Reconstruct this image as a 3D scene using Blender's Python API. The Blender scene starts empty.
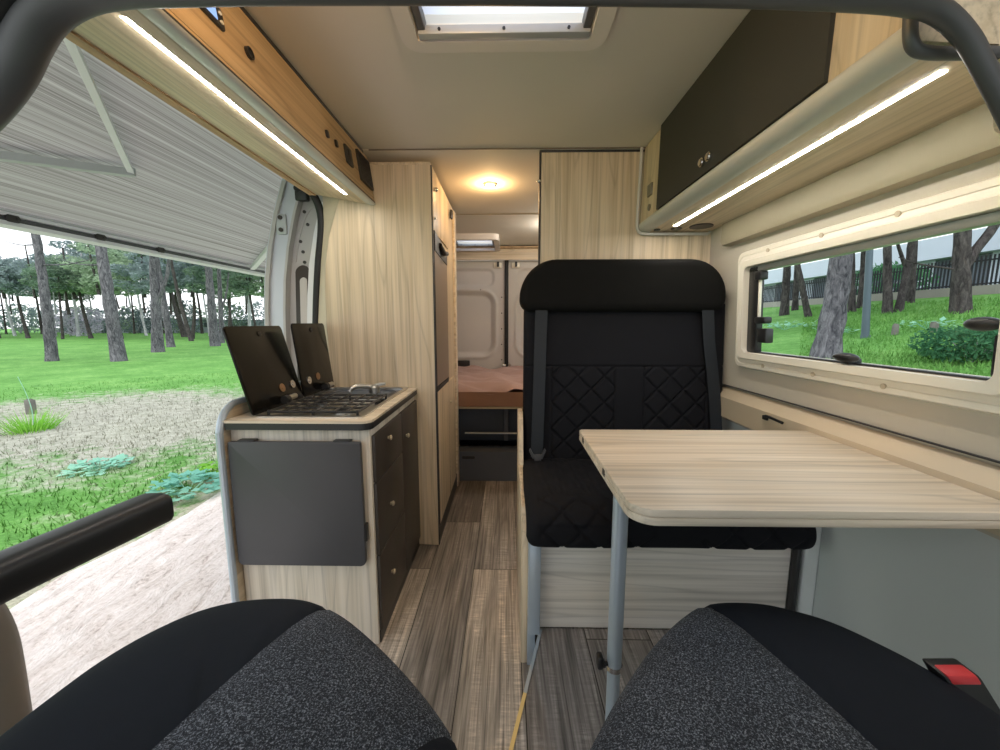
import bpy, bmesh, math, random
from mathutils import Vector, Matrix
random.seed(7)
SC = bpy.context.scene
COL = SC.collection
PI = math.pi

# ------------------------------------------------------------------ materials
class NT:
    def __init__(s, name):
        s.m = bpy.data.materials.new(name); s.m.use_nodes = True
        s.t = s.m.node_tree; s.t.nodes.clear()
        s.out = s.n('ShaderNodeOutputMaterial')
    def n(s, typ, **kw):
        nd = s.t.nodes.new(typ)
        for k, v in kw.items():
            if k.startswith('i_'):
                nd.inputs[k[2:].replace('_', ' ')].default_value = v
            else:
                setattr(nd, k, v)
        return nd
    def l(s, a, b): s.t.links.new(a, b)
    def coords(s, scale=(1, 1, 1), rot=(0, 0, 0), loc=(0, 0, 0)):
        tc = s.n('ShaderNodeTexCoord'); mp = s.n('ShaderNodeMapping')
        mp.inputs['Scale'].default_value = scale; mp.inputs['Rotation'].default_value = rot; mp.inputs['Location'].default_value = loc
        s.l(tc.outputs['Object'], mp.inputs['Vector']); return mp.outputs['Vector']
    def noise(s, vec, scale=5, detail=3, rough=.5, dist=0):
        nd = s.n('ShaderNodeTexNoise')
        nd.inputs['Scale'].default_value = scale; nd.inputs['Detail'].default_value = detail
        nd.inputs['Roughness'].default_value = rough; nd.inputs['Distortion'].default_value = dist
        s.l(vec, nd.inputs['Vector']); return nd.outputs['Fac']
    def ramp(s, fac, stops, interp='LINEAR'):
        nd = s.n('ShaderNodeValToRGB'); cr = nd.color_ramp; cr.interpolation = interp
        while len(cr.elements) < len(stops): cr.elements.new(.5)
        for e, (p, c) in zip(cr.elements, stops):
            e.position = p; e.color = (c[0], c[1], c[2], 1) if not isinstance(c, (int, float)) else (c, c, c, 1)
        s.l(fac, nd.inputs['Fac']); return nd.outputs['Color']
    def mix(s, fac, a, b, mode='MIX'):
        nd = s.n('ShaderNodeMix', data_type='RGBA', blend_type=mode)
        for sock, v in ((nd.inputs[0], fac), (nd.inputs[6], a), (nd.inputs[7], b)):
            if isinstance(v, (int, float)): sock.default_value = v
            elif isinstance(v, tuple): sock.default_value = (v[0], v[1], v[2], 1)
            else: s.l(v, sock)
        return nd.outputs[2]
    def math(s, op, a, b=0.0, clamp=False):
        nd = s.n('ShaderNodeMath', operation=op, use_clamp=clamp)
        for i, v in enumerate((a, b)):
            if isinstance(v, (int, float)): nd.inputs[i].default_value = v
            else: s.l(v, nd.inputs[i])
        return nd.outputs[0]
    def bsdf(s, col, rough=.5, metal=0, spec=.5, bump=None, bstr=.2, bdist=.002, **kw):
        p = s.n('ShaderNodeBsdfPrincipled')
        if isinstance(col, tuple): p.inputs['Base Color'].default_value = (*col[:3], 1)
        else: s.l(col, p.inputs['Base Color'])
        if isinstance(rough, (int, float)): p.inputs['Roughness'].default_value = rough
        else: s.l(rough, p.inputs['Roughness'])
        p.inputs['Metallic'].default_value = metal
        p.inputs['Specular IOR Level'].default_value = spec
        for k, v in kw.items(): p.inputs[k].default_value = v
        if bump is not None:
            b = s.n('ShaderNodeBump'); b.inputs['Strength'].default_value = bstr; b.inputs['Distance'].default_value = bdist
            s.l(bump, b.inputs['Height']); s.l(b.outputs['Normal'], p.inputs['Normal'])
        s.l(p.outputs[0], s.out.inputs['Surface'])
        return p

def plain(name, col, rough=.5, metal=0, spec=.5, var=.06, nscale=6, bump=0, bscale=200, **kw):
    t = NT(name); v = t.coords()
    f = t.noise(v, nscale, 3)
    c = t.mix(f, tuple(x*(1-var) for x in col), tuple(min(1, x*(1+var)) for x in col))
    b = t.noise(v, bscale, 2) if bump else None
    t.bsdf(c, rough, metal, spec, b, bump, .001, **kw)
    return t.m

def wood(name, axis, light, mid, dark, rough=.42, seed=0.0, k=1.0):
    """pale elm laminate, the grain along the given axis (0, 1, 2)"""
    t = NT(name)
    s1 = [7*k]*3; s1[axis] = .55*k
    s2 = [95*k]*3; s2[axis] = 1.6*k
    s3 = [26*k]*3; s3[axis] = .8*k
    n1 = t.noise(t.coords(tuple(s1), loc=(seed, seed*1.7, seed*.6)), 1.0, 1.5, .4, .25)
    ring = t.math('PINGPONG', t.math('MULTIPLY', n1, 9.0), .5)
    ring = t.math('MULTIPLY', ring, 2.0)
    n2 = t.noise(t.coords(tuple(s2), loc=(seed, 0, seed)), 1.0, 3, .6)
    n3 = t.noise(t.coords(tuple(s3), loc=(seed*2, seed, 0)), 1.0, 3, .55, .3)
    c = t.ramp(n3, [(.28, dark), (.48, mid), (.68, light)])
    rr = t.ramp(ring, [(0, .70), (.18, .96), (1, 1.02)])
    c = t.mix(.65, c, rr, 'MULTIPLY')
    gg = t.ramp(n2, [(.3, .66), (.5, 1.0), (.7, 1.10)])
    c = t.mix(.7, c, gg, 'MULTIPLY')
    t.bsdf(c, rough, 0, .35, n2, .08, .0005)
    return t.m

M = {}
WL, WM, WD = (.71, .60, .445), (.62, .51, .36), (.49, .385, .255)
for ax, nm in ((0, 'x'), (1, 'y'), (2, 'z')):
    M['wood_'+nm] = wood('elm_'+nm, ax, WL, WM, WD, seed=ax*3.1)
M['wood_pale'] = wood('elm_pale_x', 0, (.78, .69, .575), (.71, .615, .49), (.58, .48, .36), .38, 5.2)
M['wood_base'] = wood('elm_base_x', 0, (.74, .70, .64), (.67, .63, .56), (.53, .49, .43), .45, 8.2)
M['wood_flap'] = wood('elm_front_z', 2, (.72, .65, .56), (.65, .58, .48), (.53, .46, .37), .45, 2.2)
M['wood_lamplit'] = wood('elm_lamplit_y', 1, (.60, .43, .25), (.52, .36, .20), (.43, .29, .155), .42, 4.4)  # elm tinted orange, the warm lamplight is painted into the colour
M['edge_tan'] = wood('edge_tan_y', 1, (.50, .34, .19), (.45, .30, .16), (.36, .23, .12), .5, 1.4)

def floor_mat(name, a, b, c, seed):
    t = NT(name)
    tc = t.n('ShaderNodeTexCoord'); sp = t.n('ShaderNodeSeparateXYZ'); t.l(tc.outputs['Object'], sp.inputs[0])
    cb = t.n('ShaderNodeCombineXYZ')
    t.l(t.math('ADD', sp.outputs['Y'], seed), cb.inputs['X']); t.l(t.math('ADD', sp.outputs['X'], 2.95), cb.inputs['Y'])
    br = t.n('ShaderNodeTexBrick', offset=.37, offset_frequency=2)
    t.l(cb.outputs[0], br.inputs['Vector'])
    for k_, v_ in (('Scale', 1.0), ('Mortar Size', .0016), ('Mortar Smooth', .1), ('Bias', 0.0), ('Brick Width', 1.15), ('Row Height', .20)):
        br.inputs[k_].default_value = v_
    br.inputs['Color1'].default_value = (0, 0, 0, 1); br.inputs['Color2'].default_value = (1, 1, 1, 1); br.inputs['Mortar'].default_value = (.5, .5, .5, 1)
    base = t.ramp(br.outputs['Color'], [(0, a), (.5, b), (1, c)])
    # every plank gets its own stretch of grain
    bw = t.n('ShaderNodeRGBToBW'); t.l(br.outputs['Color'], bw.inputs[0])
    off = t.math('MULTIPLY', bw.outputs[0], 17.0)
    cc = t.n('ShaderNodeCombineXYZ'); t.l(t.math('ADD', t.math('MULTIPLY', sp.outputs['X'], 105.0), off), cc.inputs['X'])
    t.l(t.math('ADD', t.math('MULTIPLY', sp.outputs['Y'], 2.2), off), cc.inputs['Y'])
    g = t.noise(cc.outputs[0], 1.0, 5, .65, .6)
    cd = t.n('ShaderNodeCombineXYZ'); t.l(t.math('ADD', t.math('MULTIPLY', sp.outputs['X'], 13.0), off), cd.inputs['X'])
    t.l(t.math('ADD', t.math('MULTIPLY', sp.outputs['Y'], 1.4), off), cd.inputs['Y'])
    g2 = t.noise(cd.outputs[0], 1.0, 4, .6, 1.2)
    ce = t.n('ShaderNodeCombineXYZ'); t.l(t.math('MULTIPLY', sp.outputs['X'], 14.0), ce.inputs['X']); t.l(t.math('MULTIPLY', sp.outputs['Y'], 120.0), ce.inputs['Y'])
    g3 = t.noise(ce.outputs[0], 1.0, 3, .7, .4)
    col = t.mix(.9, base, t.ramp(g, [(.30, .30), (.47, .95), (.70, 1.75)]), 'MULTIPLY')
    col = t.mix(.9, col, t.ramp(g2, [(.3, .5), (.5, 1.0), (.75, 1.5)]), 'MULTIPLY')
    col = t.mix(t.ramp(g2, [(.48, .03), (.66, .6)]), col, t.ramp(g3, [(.38, .62), (.5, 1.0), (.66, 1.75)]), 'MULTIPLY')
    col = t.mix(br.outputs['Fac'], col, (.02, .016, .012))
    t.bsdf(col, .42, 0, .4, g, .15, .001)
    return t.m
M['floor'] = floor_mat('vinyl_planks', (.12, .105, .094), (.25, .225, .20), (.47, .41, .34), .22)
M['plat'] = floor_mat('vinyl_planks_grey', (.12, .115, .113), (.23, .215, .21), (.33, .31, .295), .77)

M['ceiling'] = plain('ceiling_lining', (.70, .655, .57), .75, 0, .2, .03, 3, .05, 400)
M['cream'] = plain('cream_plastic', (.54, .465, .345), .4, 0, .4, .03)
M['frame'] = plain('window_frame_plastic', (.80, .755, .65), .35, 0, .4, .02)
M['hatch'] = plain('hatch_frame_plastic', (.74, .68, .62), .45, 0, .4, .02)
M['wall'] = plain('wall_lining', (.52, .48, .40), .6, 0, .3, .03, 4, .05, 300)
M['wall_low'] = plain('wall_lining_low', (.60, .635, .62), .55, 0, .3, .04, 3, .05, 300)
M['ledge'] = plain('ledge_lining', (.60, .50, .36), .5, 0, .3, .03)
M['channel'] = plain('channel_lining', (.37, .325, .225), .5, 0, .35, .03)
M['lip'] = plain('grey_lip', (.58, .575, .54), .4, 0, .4, .02)
M['rubber'] = plain('grey_rubber', (.075, .076, .082), .45, 0, .5, .08, 20, .1, 300)
M['rubber_dark'] = plain('dark_rubber', (.025, .025, .027), .5, 0, .5, .08, 20)
M['black'] = plain('black_plastic', (.016, .016, .017), .4, 0, .5, .1)
M['blackrail'] = plain('black_gasket', (.012, .012, .013), .6, 0, .4, .1)
M['darkdoor'] = plain('anthracite_laminate', (.046, .046, .040), .6, 0, .2, .05, 3)
M['flap'] = plain('anthracite_board', (.055, .055, .062), .42, 0, .45, .10, 5, .1, 60)
M['brown'] = plain('brown_laminate', (.042, .034, .028), .42, 0, .45, .08, 3)
M['tambour'] = plain('taupe_door', (.25, .19, .145), .45, 0, .4, .05)
M['steel'] = plain('brushed_steel', (.62, .60, .56), .28, 1.0, .5, .05, 30)
M['chrome'] = plain('chrome', (.75, .74, .72), .15, 1.0, .5, .03)
M['alu'] = plain('painted_aluminium', (.46, .53, .60), .35, .35, .5, .04)
M['aluwhite'] = plain('white_aluminium', (.72, .73, .75), .4, 0, .4, .03)
M['alugrey'] = plain('grey_aluminium', (.42, .44, .45), .4, .2, .4, .04)
M['yellow'] = plain('yellow_edge', (.86, .68, .30), .4, .3, .5, .05)
M['copper'] = plain('copper_disc', (.36, .22, .12), .4, .6, .5, .1)
M['fabric'] = plain('black_fabric', (.0075, .008, .011), .85, 0, .2, .15, 30, .3, 900)
M['headfab'] = plain('black_headrest_fabric', (.006, .006, .006), .9, 0, .15, .15, 30, .3, 900)
M['belt'] = plain('belt_webbing', (.011, .015, .021), .6, 0, .4, .1, 60, .3, 900)
M['bolster'] = plain('bolster_fabric', (.009, .0125, .020), .8, 0, .2, .12, 40, .3, 1100)
M['red'] = plain('red_button', (.75, .05, .06), .4, 0, .5, .05)
M['van_metal'] = plain('van_metal', (.50, .53, .58), .35, .2, .5, .04, 3)
M['van_beige'] = plain('van_inner_metal', (.42, .41, .40), .5, 0, .4, .06, 5)
M['door_beige'] = plain('rear_door_metal', (.52, .49, .465), .5, 0, .4, .04, 3)
M['white'] = plain('white_paint', (.75, .76, .78), .4, 0, .4, .03)
M['pillar'] = plain('pillar_plastic', (.26, .22, .185), .55, 0, .35, .05, 6, .1, 200)
M['headliner'] = plain('cab_headliner', (.075, .077, .07), .9, 0, .2, .08, 12)
M['navy'] = plain('navy_board', (.030, .040, .058), .5, 0, .4, .1)
M['slate'] = plain('slate_board', (.085, .096, .118), .85, 0, .4, .08)
M['sheet'] = plain('dusty_pink_sheet', (.40, .275, .255), .8, 0, .2, .08, 9, .2, 300)
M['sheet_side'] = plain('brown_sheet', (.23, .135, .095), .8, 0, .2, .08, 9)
M['sink'] = plain('sink_steel', (.20, .22, .26), .3, .8, .5, .05)
M['gold'] = plain('pale_brass_knob', (.62, .55, .42), .3, .8, .5, .03)
M['dark_grey'] = plain('charcoal_plastic', (.035, .033, .03), .5, 0, .4, .1)
M['socket'] = plain('grey_socket', (.20, .19, .16), .5, 0, .4, .05)
M['bark'] = None

def speckle():
    t = NT('speckled_seat_fabric'); v = t.coords()
    n = t.noise(v, 420, 2, .6); n2 = t.noise(v, 1000, 1, .5); n3 = t.noise(v, 9, 2)
    w = t.math('ADD', t.math('MULTIPLY', n, .6), t.math('MULTIPLY', n2, .4))
    w = t.math('ADD', w, t.math('MULTIPLY', t.math('SUBTRACT', n3, .5), .06))
    c = t.ramp(w, [(.44, (.014, .018, .025)), (.52, (.045, .053, .070)), (.60, (.185, .21, .255)), (.70, (.37, .40, .45))])
    t.bsdf(c, .8, 0, .25, n, .4, .001); return t.m
M['speckle'] = speckle()

def stripes():
    t = NT('awning_stripes')
    a = t.noise(t.coords((26, .05, 0.0)), 1.0, 5, .75); b = t.noise(t.coords((130, .25, 0.0)), 1.0, 2, .6)
    w = t.math('ADD', t.math('MULTIPLY', a, .62), t.math('MULTIPLY', b, .38))
    c = t.ramp(w, [(.40, (.20, .188, .175)), (.48, (.35, .335, .318)), (.56, (.46, .447, .425)), (.68, (.60, .585, .565))])
    p = t.n('ShaderNodeBsdfDiffuse'); t.l(c, p.inputs[0])
    tr = t.n('ShaderNodeBsdfTranslucent'); t.l(c, tr.inputs[0])
    mx = t.n('ShaderNodeMixShader'); mx.inputs[0].default_value = .16
    t.l(p.outputs[0], mx.inputs[1]); t.l(tr.outputs[0], mx.inputs[2]); t.l(mx.outputs[0], t.out.inputs['Surface'])
    return t.m
M['awning'] = stripes()

def emit(name, col, s):
    t = NT(name); e = t.n('ShaderNodeEmission'); e.inputs[0].default_value = (*col, 1); e.inputs[1].default_value = s
    t.l(e.outputs[0], t.out.inputs['Surface']); return t.m
M['led'] = emit('led_light', (1.0, .94, .85), 44)
M['bulb'] = emit('warm_bulb', (1.0, .66, .30), 60)
M['lcd'] = emit('lcd_screen', (.30, .45, .80), .8)

def glass(name, tint, refl=.06):
    t = NT(name); a = t.n('ShaderNodeBsdfTransparent'); a.inputs[0].default_value = (*tint, 1)
    g = t.n('ShaderNodeBsdfGlossy'); g.inputs['Roughness'].default_value = .02
    mx = t.n('ShaderNodeMixShader'); mx.inputs[0].default_value = refl
    t.l(a.outputs[0], mx.inputs[1]); t.l(g.outputs[0], mx.inputs[2]); t.l(mx.outputs[0], t.out.inputs['Surface'])
    return t.m
M['glass'] = glass('tinted_glass', (.92, .95, .96), .04)
M['acrylic'] = glass('roof_acrylic', (.93, .95, 1.0), .05)
def blind():
    t = NT('pleated_blind'); d = t.n('ShaderNodeBsdfDiffuse'); d.inputs[0].default_value = (.85, .86, .9, 1)
    tr = t.n('ShaderNodeBsdfTranslucent'); tr.inputs[0].default_value = (.9, .92, .98, 1)
    mx = t.n('ShaderNodeMixShader'); mx.inputs[0].default_value = .7
    t.l(d.outputs[0], mx.inputs[1]); t.l(tr.outputs[0], mx.inputs[2]); t.l(mx.outputs[0], t.out.inputs['Surface']); return t.m
M['blind'] = blind()
M['lidglass'] = plain('black_glass', (.006, .005, .004), .15, 0, .22, .05)

def bark(name, a, b):
    t = NT(name)
    n = t.noise(t.coords((5, 5, 1.6)), 2.2, 6, .7, 1.2); n2 = t.noise(t.coords((1, 1, .6)), 1.5, 2)
    c = t.ramp(n, [(.36, a), (.52, tuple((x+y)/2 for x, y in zip(a, b))), (.66, b)])
    c = t.mix(.5, c, t.ramp(n2, [(.3, .7), (.7, 1.25)]), 'MULTIPLY')
    t.bsdf(c, .9, 0, .1, n, .8, .03); return t.m
M['bark'] = bark('pine_bark', (.045, .043, .052), (.235, .218, .24))
M['bark_dark'] = bark('dark_bark', (.030, .026, .027), (.125, .108, .105))
M['bark_pale'] = bark('pale_bark', (.30, .30, .33), (.62, .60, .62))

def leaf(name, a, b, trans=.35):
    t = NT(name); oi = t.n('ShaderNodeObjectInfo')
    n = t.noise(t.coords(), 1.1, 3, .6)
    f = t.math('ADD', n, t.math('MULTIPLY', t.math('SUBTRACT', oi.outputs['Random'], .5), .35))
    c = t.ramp(f, [(.3, a), (.7, b)])
    d = t.n('ShaderNodeBsdfDiffuse'); t.l(c, d.inputs[0]); tr = t.n('ShaderNodeBsdfTranslucent'); t.l(c, tr.inputs[0])
    mx = t.n('ShaderNodeMixShader'); mx.inputs[0].default_value = trans
    t.l(d.outputs[0], mx.inputs[1]); t.l(tr.outputs[0], mx.inputs[2]); t.l(mx.outputs[0], t.out.inputs['Surface']); return t.m
M['pine'] = leaf('pine_needles', (.15, .22, .16), (.36, .46, .31))
M['pine_blue'] = leaf('blue_pine_needles', (.17, .22, .225), (.31, .38, .37))
M['weed'] = leaf('blue_green_leaves', (.22, .50, .40), (.42, .68, .50))
M['lime'] = leaf('lime_leaves', (.20, .46, .06), (.36, .66, .12))
M['bush'] = leaf('dark_bush_leaves', (.05, .15, .075), (.12, .28, .13))
M['lilac'] = leaf('bare_lilac_twigs', (.52, .48, .58), (.70, .66, .76), .3)

def grass_mat(name, dry):
    t = NT(name); v = t.coords()
    n = t.noise(v, .9, 4, .65); n2 = t.noise(v, 7, 4, .7); n3 = t.noise(v, 40, 2, .6)
    w = t.math('ADD', t.math('MULTIPLY', n, .5), t.math('MULTIPLY', n2, .5))
    c = t.ramp(w, [(.30, (.065, .18, .035)), (.5, (.135, .31, .07)), (.70, (.25, .44, .13))])
    if dry:
        mp = t.coords((.20, .29, 0), (0, 0, 0), (1.24, -1.80, 0))
        ln = t.n('ShaderNodeVectorMath', operation='LENGTH'); t.l(mp, ln.inputs[0])
        m = t.math('SUBTRACT', 1.0, ln.outputs['Value'])
        m = t.math('ADD', m, t.math('MULTIPLY', t.math('SUBTRACT', w, .5), 2.6))
        m = t.ramp(m, [(.0, 0.0), (.45, .84)])
        dc = t.ramp(n2, [(.3, (.26, .225, .20)), (.7, (.50, .445, .40))])
        c = t.mix(m, c, dc)
        # trodden strip beside the path
        sp = t.n('ShaderNodeSeparateXYZ'); t.l(v, sp.inputs[0])
        e = t.math('ADD', t.math('MULTIPLY', t.math('ADD', sp.outputs['X'], 3.3), 1.6), t.math('MULTIPLY', t.math('SUBTRACT', n2, .5), 5.0))
        e = t.ramp(e, [(.0, 0.0), (1.0, .85)])
        c = t.mix(e, c, (.52, .45, .37))
    c = t.mix(.6, c, t.ramp(n3, [(.3, .6), (.7, 1.25)]), 'MULTIPLY')
    d = t.bsdf(c, .9, 0, .1, n3, .6, .03); return t.m
M['grass'] = grass_mat('meadow_grass', True)
M['grass_bank'] = grass_mat('bank_grass', False)
def path_mat():
    t = NT('pink_gravel'); v = t.coords()
    a = t.noise(t.coords((7, 2.4, 1), (0, 0, .5)), 1.6, 6, .72, 1.0); b = t.noise(v, 45, 4, .7)
    c = t.ramp(t.math('ADD', t.math('MULTIPLY', a, .6), t.math('MULTIPLY', b, .4)), [(.36, (.44, .35, .31)), (.45, (.70, .60, .55)), (.60, (.86, .77, .73))])
    t.bsdf(c, .95, 0, .1, a, .8, .03); return t.m
M['path'] = path_mat()
M['concrete'] = plain('fence_wall_render', (.36, .33, .30), .9, 0, .1, .12, 2)
M['fence'] = plain('black_fence_paint', (.02, .022, .028), .6, 0, .3, .1)
M['bluewhite'] = plain('pale_building', (.54, .58, .66), .8, 0, .2, .05, 1)
M['bldg_dark'] = plain('building_shade_band', (.13, .15, .18), .7, 0, .3, .1, 1)
M['post'] = plain('lamp_post_paint', (.10, .13, .16), .5, .2, .4, .05)
M['stump'] = plain('weathered_wood', (.17, .16, .14), .9, 0, .1, .3, 8)

M['seam'] = plain('seam_tape', (.20, .165, .125), .6, 0, .3, .05)
# ------------------------------------------------------------------ mesh builder
class MB:
    def __init__(s): s.v = []; s.f = []
    def add(s, vs, fs):
        o = len(s.v); s.v += [tuple(p) for p in vs]; s.f += [tuple(i+o for i in f) for f in fs]; return s
    def bm(s, b):
        b.verts.index_update()
        s.add([v.co[:] for v in b.verts], [[v.index for v in f.verts] for f in b.faces]); b.free(); return s
    def box(s, x0, x1, y0, y1, z0, z1, bev=0, seg=2):
        b = bmesh.new(); bmesh.ops.create_cube(b, size=1)
        for v in b.verts:
            v.co = Vector(((x0+x1)/2+v.co.x*(x1-x0), (y0+y1)/2+v.co.y*(y1-y0), (z0+z1)/2+v.co.z*(z1-z0)))
        if bev: bmesh.ops.bevel(b, geom=list(b.edges), offset=bev, segments=seg, profile=.5, affect='EDGES')
        return s.bm(b)
    def prism(s, pts, axis, a, b, bev=0, seg=2):
        """polygon in the plane across `axis`, extruded from a to b"""
        def P(p, d): return {'x': (d, p[0], p[1]), 'y': (p[0], d, p[1]), 'z': (p[0], p[1], d)}[axis]
        m = bmesh.new()
        lo = [m.verts.new(P(p, a)) for p in pts]; hi = [m.verts.new(P(p, b)) for p in pts]
        n = len(pts); m.faces.new(lo); m.faces.new(hi[::-1])
        for i in range(n): m.faces.new((lo[i], hi[i], hi[(i+1) % n], lo[(i+1) % n]))
        bmesh.ops.recalc_face_normals(m, faces=list(m.faces))
        if bev:
            es = [e for e in m.edges if len(e.link_faces) == 2 and any(len(f.verts) == n for f in e.link_faces) and not all(len(f.verts) == n for f in e.link_faces)]
            bmesh.ops.bevel(m, geom=es, offset=bev, segments=seg, profile=.5, affect='EDGES')
        return s.bm(m)
    def ring(s, outer, inner, axis, a, b, sh=None):
        def P(p, d): return {'x': (d, p[0], p[1]), 'y': (p[0], d, p[1]), 'z': (p[0], p[1], d)}[axis]
        n = len(outer); vs = [P(p, a) for p in outer]+[P(p, a) for p in inner]+[P(p, b) for p in outer]+[P(p, b) for p in inner]
        fs = []
        for i in range(n):
            j = (i+1) % n
            fs += [(i, j, n+j, n+i), (2*n+i, 3*n+i, 3*n+j, 2*n+j), (i, 2*n+i, 2*n+j, j), (n+i, n+j, 3*n+j, 3*n+i)]
        return s.add(vs, fs)
    def tube(s, pts, r, seg=10, caps=True, flat=None):
        """round (or flattened) tube along points; r may be a list"""
        pts = [Vector(p) for p in pts]; n = len(pts)
        rs = r if isinstance(r, (list, tuple)) else [r]*n
        vs, fs = [], []; prev = None
        for i, p in enumerate(pts):
            t = (pts[min(i+1, n-1)]-pts[max(i-1, 0)]).normalized()
            if prev is None:
                up = Vector((0, 0, 1)) if abs(t.z) < .9 else Vector((1, 0, 0))
                u = t.cross(up).normalized()
            else: u = (prev-t*prev.dot(t)).normalized()
            prev = u; w = t.cross(u)
            fu, fw = flat or (1, 1)
            for k in range(seg):
                a = 2*PI*k/seg
                vs.append(p+u*(math.cos(a)*rs[i]*fu)+w*(math.sin(a)*rs[i]*fw))
        for i in range(n-1):
            for k in range(seg):
                k2 = (k+1) % seg
                fs.append((i*seg+k, i*seg+k2, (i+1)*seg+k2, (i+1)*seg+k))
        if caps: fs += [tuple(range(seg))[::-1], tuple((n-1)*seg+k for k in range(seg))]
        return s.add(vs, fs)
    def cyl(s, p0, p1, r, seg=20, r1=None, bev=0):
        return s.tube([p0, p1], [r, r if r1 is None else r1], seg)
    def ball(s, c, rad, nu=16, nv=10):
        vs, fs = [], []
        for j in range(nv+1):
            th = PI*j/nv
            for i in range(nu):
                a = 2*PI*i/nu
                vs.append((c[0]+rad[0]*math.sin(th)*math.cos(a), c[1]+rad[1]*math.sin(th)*math.sin(a), c[2]+rad[2]*math.cos(th)))
        for j in range(nv):
            for i in range(nu): fs.append((j*nu+i, (j+1)*nu+i, (j+1)*nu+(i+1) % nu, j*nu+(i+1) % nu))
        return s.add(vs, fs)
    def grid(s, fn, nu, nv, flip=False):
        vs = [fn(i/nu, j/nv) for j in range(nv+1) for i in range(nu+1)]
        fs = []
        for j in range(nv):
            for i in range(nu):
                q = (j*(nu+1)+i, j*(nu+1)+i+1, (j+1)*(nu+1)+i+1, (j+1)*(nu+1)+i)
                fs.append(q[::-1] if flip else q)
        return s.add(vs, fs)
    def xf(s, f): s.v = [tuple(f(*p)) for p in s.v]; return s

ORG = {}
def obj(name, mb, m, parent=None, smooth=True, origin=None, fixn=True, sharp=35):
    me = bpy.data.meshes.new(name)
    if parent is not None: o0 = ORG[parent.name]
    elif origin is not None: o0 = Vector(origin)
    else:
        xs, ys, zs = zip(*mb.v); o0 = Vector(((min(xs)+max(xs))/2, (min(ys)+max(ys))/2, min(zs)))
    me.from_pydata([(p[0]-o0.x, p[1]-o0.y, p[2]-o0.z) for p in mb.v], [], mb.f)
    if fixn:
        b = bmesh.new(); b.from_mesh(me)
        bmesh.ops.remove_doubles(b, verts=list(b.verts), dist=1e-6)
        bmesh.ops.recalc_face_normals(b, faces=list(b.faces)); b.to_mesh(me); b.free()
    if smooth:
        me.shade_smooth(); me.set_sharp_from_angle(angle=math.radians(sharp))
    me.materials.append(M[m] if isinstance(m, str) else m)
    o = bpy.data.objects.new(name, me); COL.objects.link(o)
    if parent is not None: o.parent = parent
    else: o.location = o0
    ORG[o.name] = o0
    return o
def tag(o, label, cat, group=None, kind=None):
    if label: o['label'] = label
    if cat: o['category'] = cat
    if group: o['group'] = group
    if kind: o['kind'] = kind
    return o
def thing(name, label, cat, loc, group=None):
    o = bpy.data.objects.new(name, None); o.empty_display_size = .05; COL.objects.link(o); o.location = loc
    ORG[o.name] = Vector(loc); return tag(o, label, cat, group)
def struct(name, mb, m, parent=None, **kw):
    o = obj(name, mb, m, parent, **kw)
    if parent is None: o['kind'] = 'structure'
    return o
def clone(root, loc, label=None, group=None, rotz=0, scale=None):
    r = root.copy(); COL.objects.link(r); r.location = loc; r.rotation_euler = (0, 0, rotz)
    if scale: r.scale = (scale,)*3
    if label: r['label'] = label
    if group: r['group'] = group
    for ch in list(root.children):
        c = ch.copy(); COL.objects.link(c); c.parent = r
        for g in list(ch.children):
            d = g.copy(); COL.objects.link(d); d.parent = c
    return r
def rr(x0, x1, y0, y1, r, seg=6):
    """rounded rectangle; r is one radius or four (x0y0, x1y0, x1y1, x0y1)"""
    R = r if isinstance(r, (list, tuple)) else [r]*4
    out = []
    for (cx, cy, a0), q in zip(((x0, y0, PI), (x1, y0, 1.5*PI), (x1, y1, 0), (x0, y1, .5*PI)), R):
        sx = 1 if cx == x0 else -1; sy = 1 if cy == y0 else -1
        for i in range(seg+1):
            a = a0+.5*PI*i/seg
            out.append((cx+sx*q+q*math.cos(a), cy+sy*q+q*math.sin(a)))
    return out
def lerp(a, b, t): return a+(b-a)*t
def interp(tab, z):
    if z <= tab[0][0]: return tab[0][1]
    for (a, x), (b, y) in zip(tab, tab[1:]):
        if z <= b: return lerp(x, y, (z-a)/(b-a))
    return tab[-1][1]
def sstep(a, b, x):
    t = max(0, min(1, (x-a)/(b-a))); return t*t*(3-2*t)

# ------------------------------------------------------------------ camera
cam = bpy.data.cameras.new('camera'); co = bpy.data.objects.new('camera', cam); COL.objects.link(co)
F = 390.0
cam.sensor_width = 36; cam.sensor_fit = 'HORIZONTAL'; cam.lens = F/1000*36; cam.clip_start = .02; cam.clip_end = 400
co.location = (0, 0, 1.12); co.rotation_euler = (PI/2-math.atan(52/F), 0, math.atan(7/F))
SC.camera = co

# ================================================================== SETTING
PZ = .14                      # the raised floor under bench and table
# main floor
struct('floor', MB().box(-.90, .96, -.70, 4.10, -.05, 0), 'floor', origin=(0, 0, 0))
PE = [(-.22, -.70), (-.21, 0), (.005, .775), (.109, 1.147), (.96, 1.147), (.96, -.70)]
struct('step_platform', MB().prism(PE, 'z', 0.0005, PZ), 'plat', origin=(0, 0, 0))
def strip_along(a, b, w0, z0, z1):
    d = Vector((b[0]-a[0], b[1]-a[1])).normalized(); n = Vector((-d.y, d.x))*w0
    return [(a[0]+n.x, a[1]+n.y), (a[0]-n.x*.05, a[1]-n.y*.05), (b[0]-n.x*.05, b[1]-n.y*.05), (b[0]+n.x, b[1]+n.y)]
st = thing('edge_strip', 'thin pale strip along the slanted edge of the raised plank floor', 'edge strip', (.05, .9, 0))
mid = (.046, .92)
obj('metal_strip', MB().prism(strip_along((.106, 1.137), mid, .009, 0, 0), 'z', 0.005, PZ+.004), 'alu', st)
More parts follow.
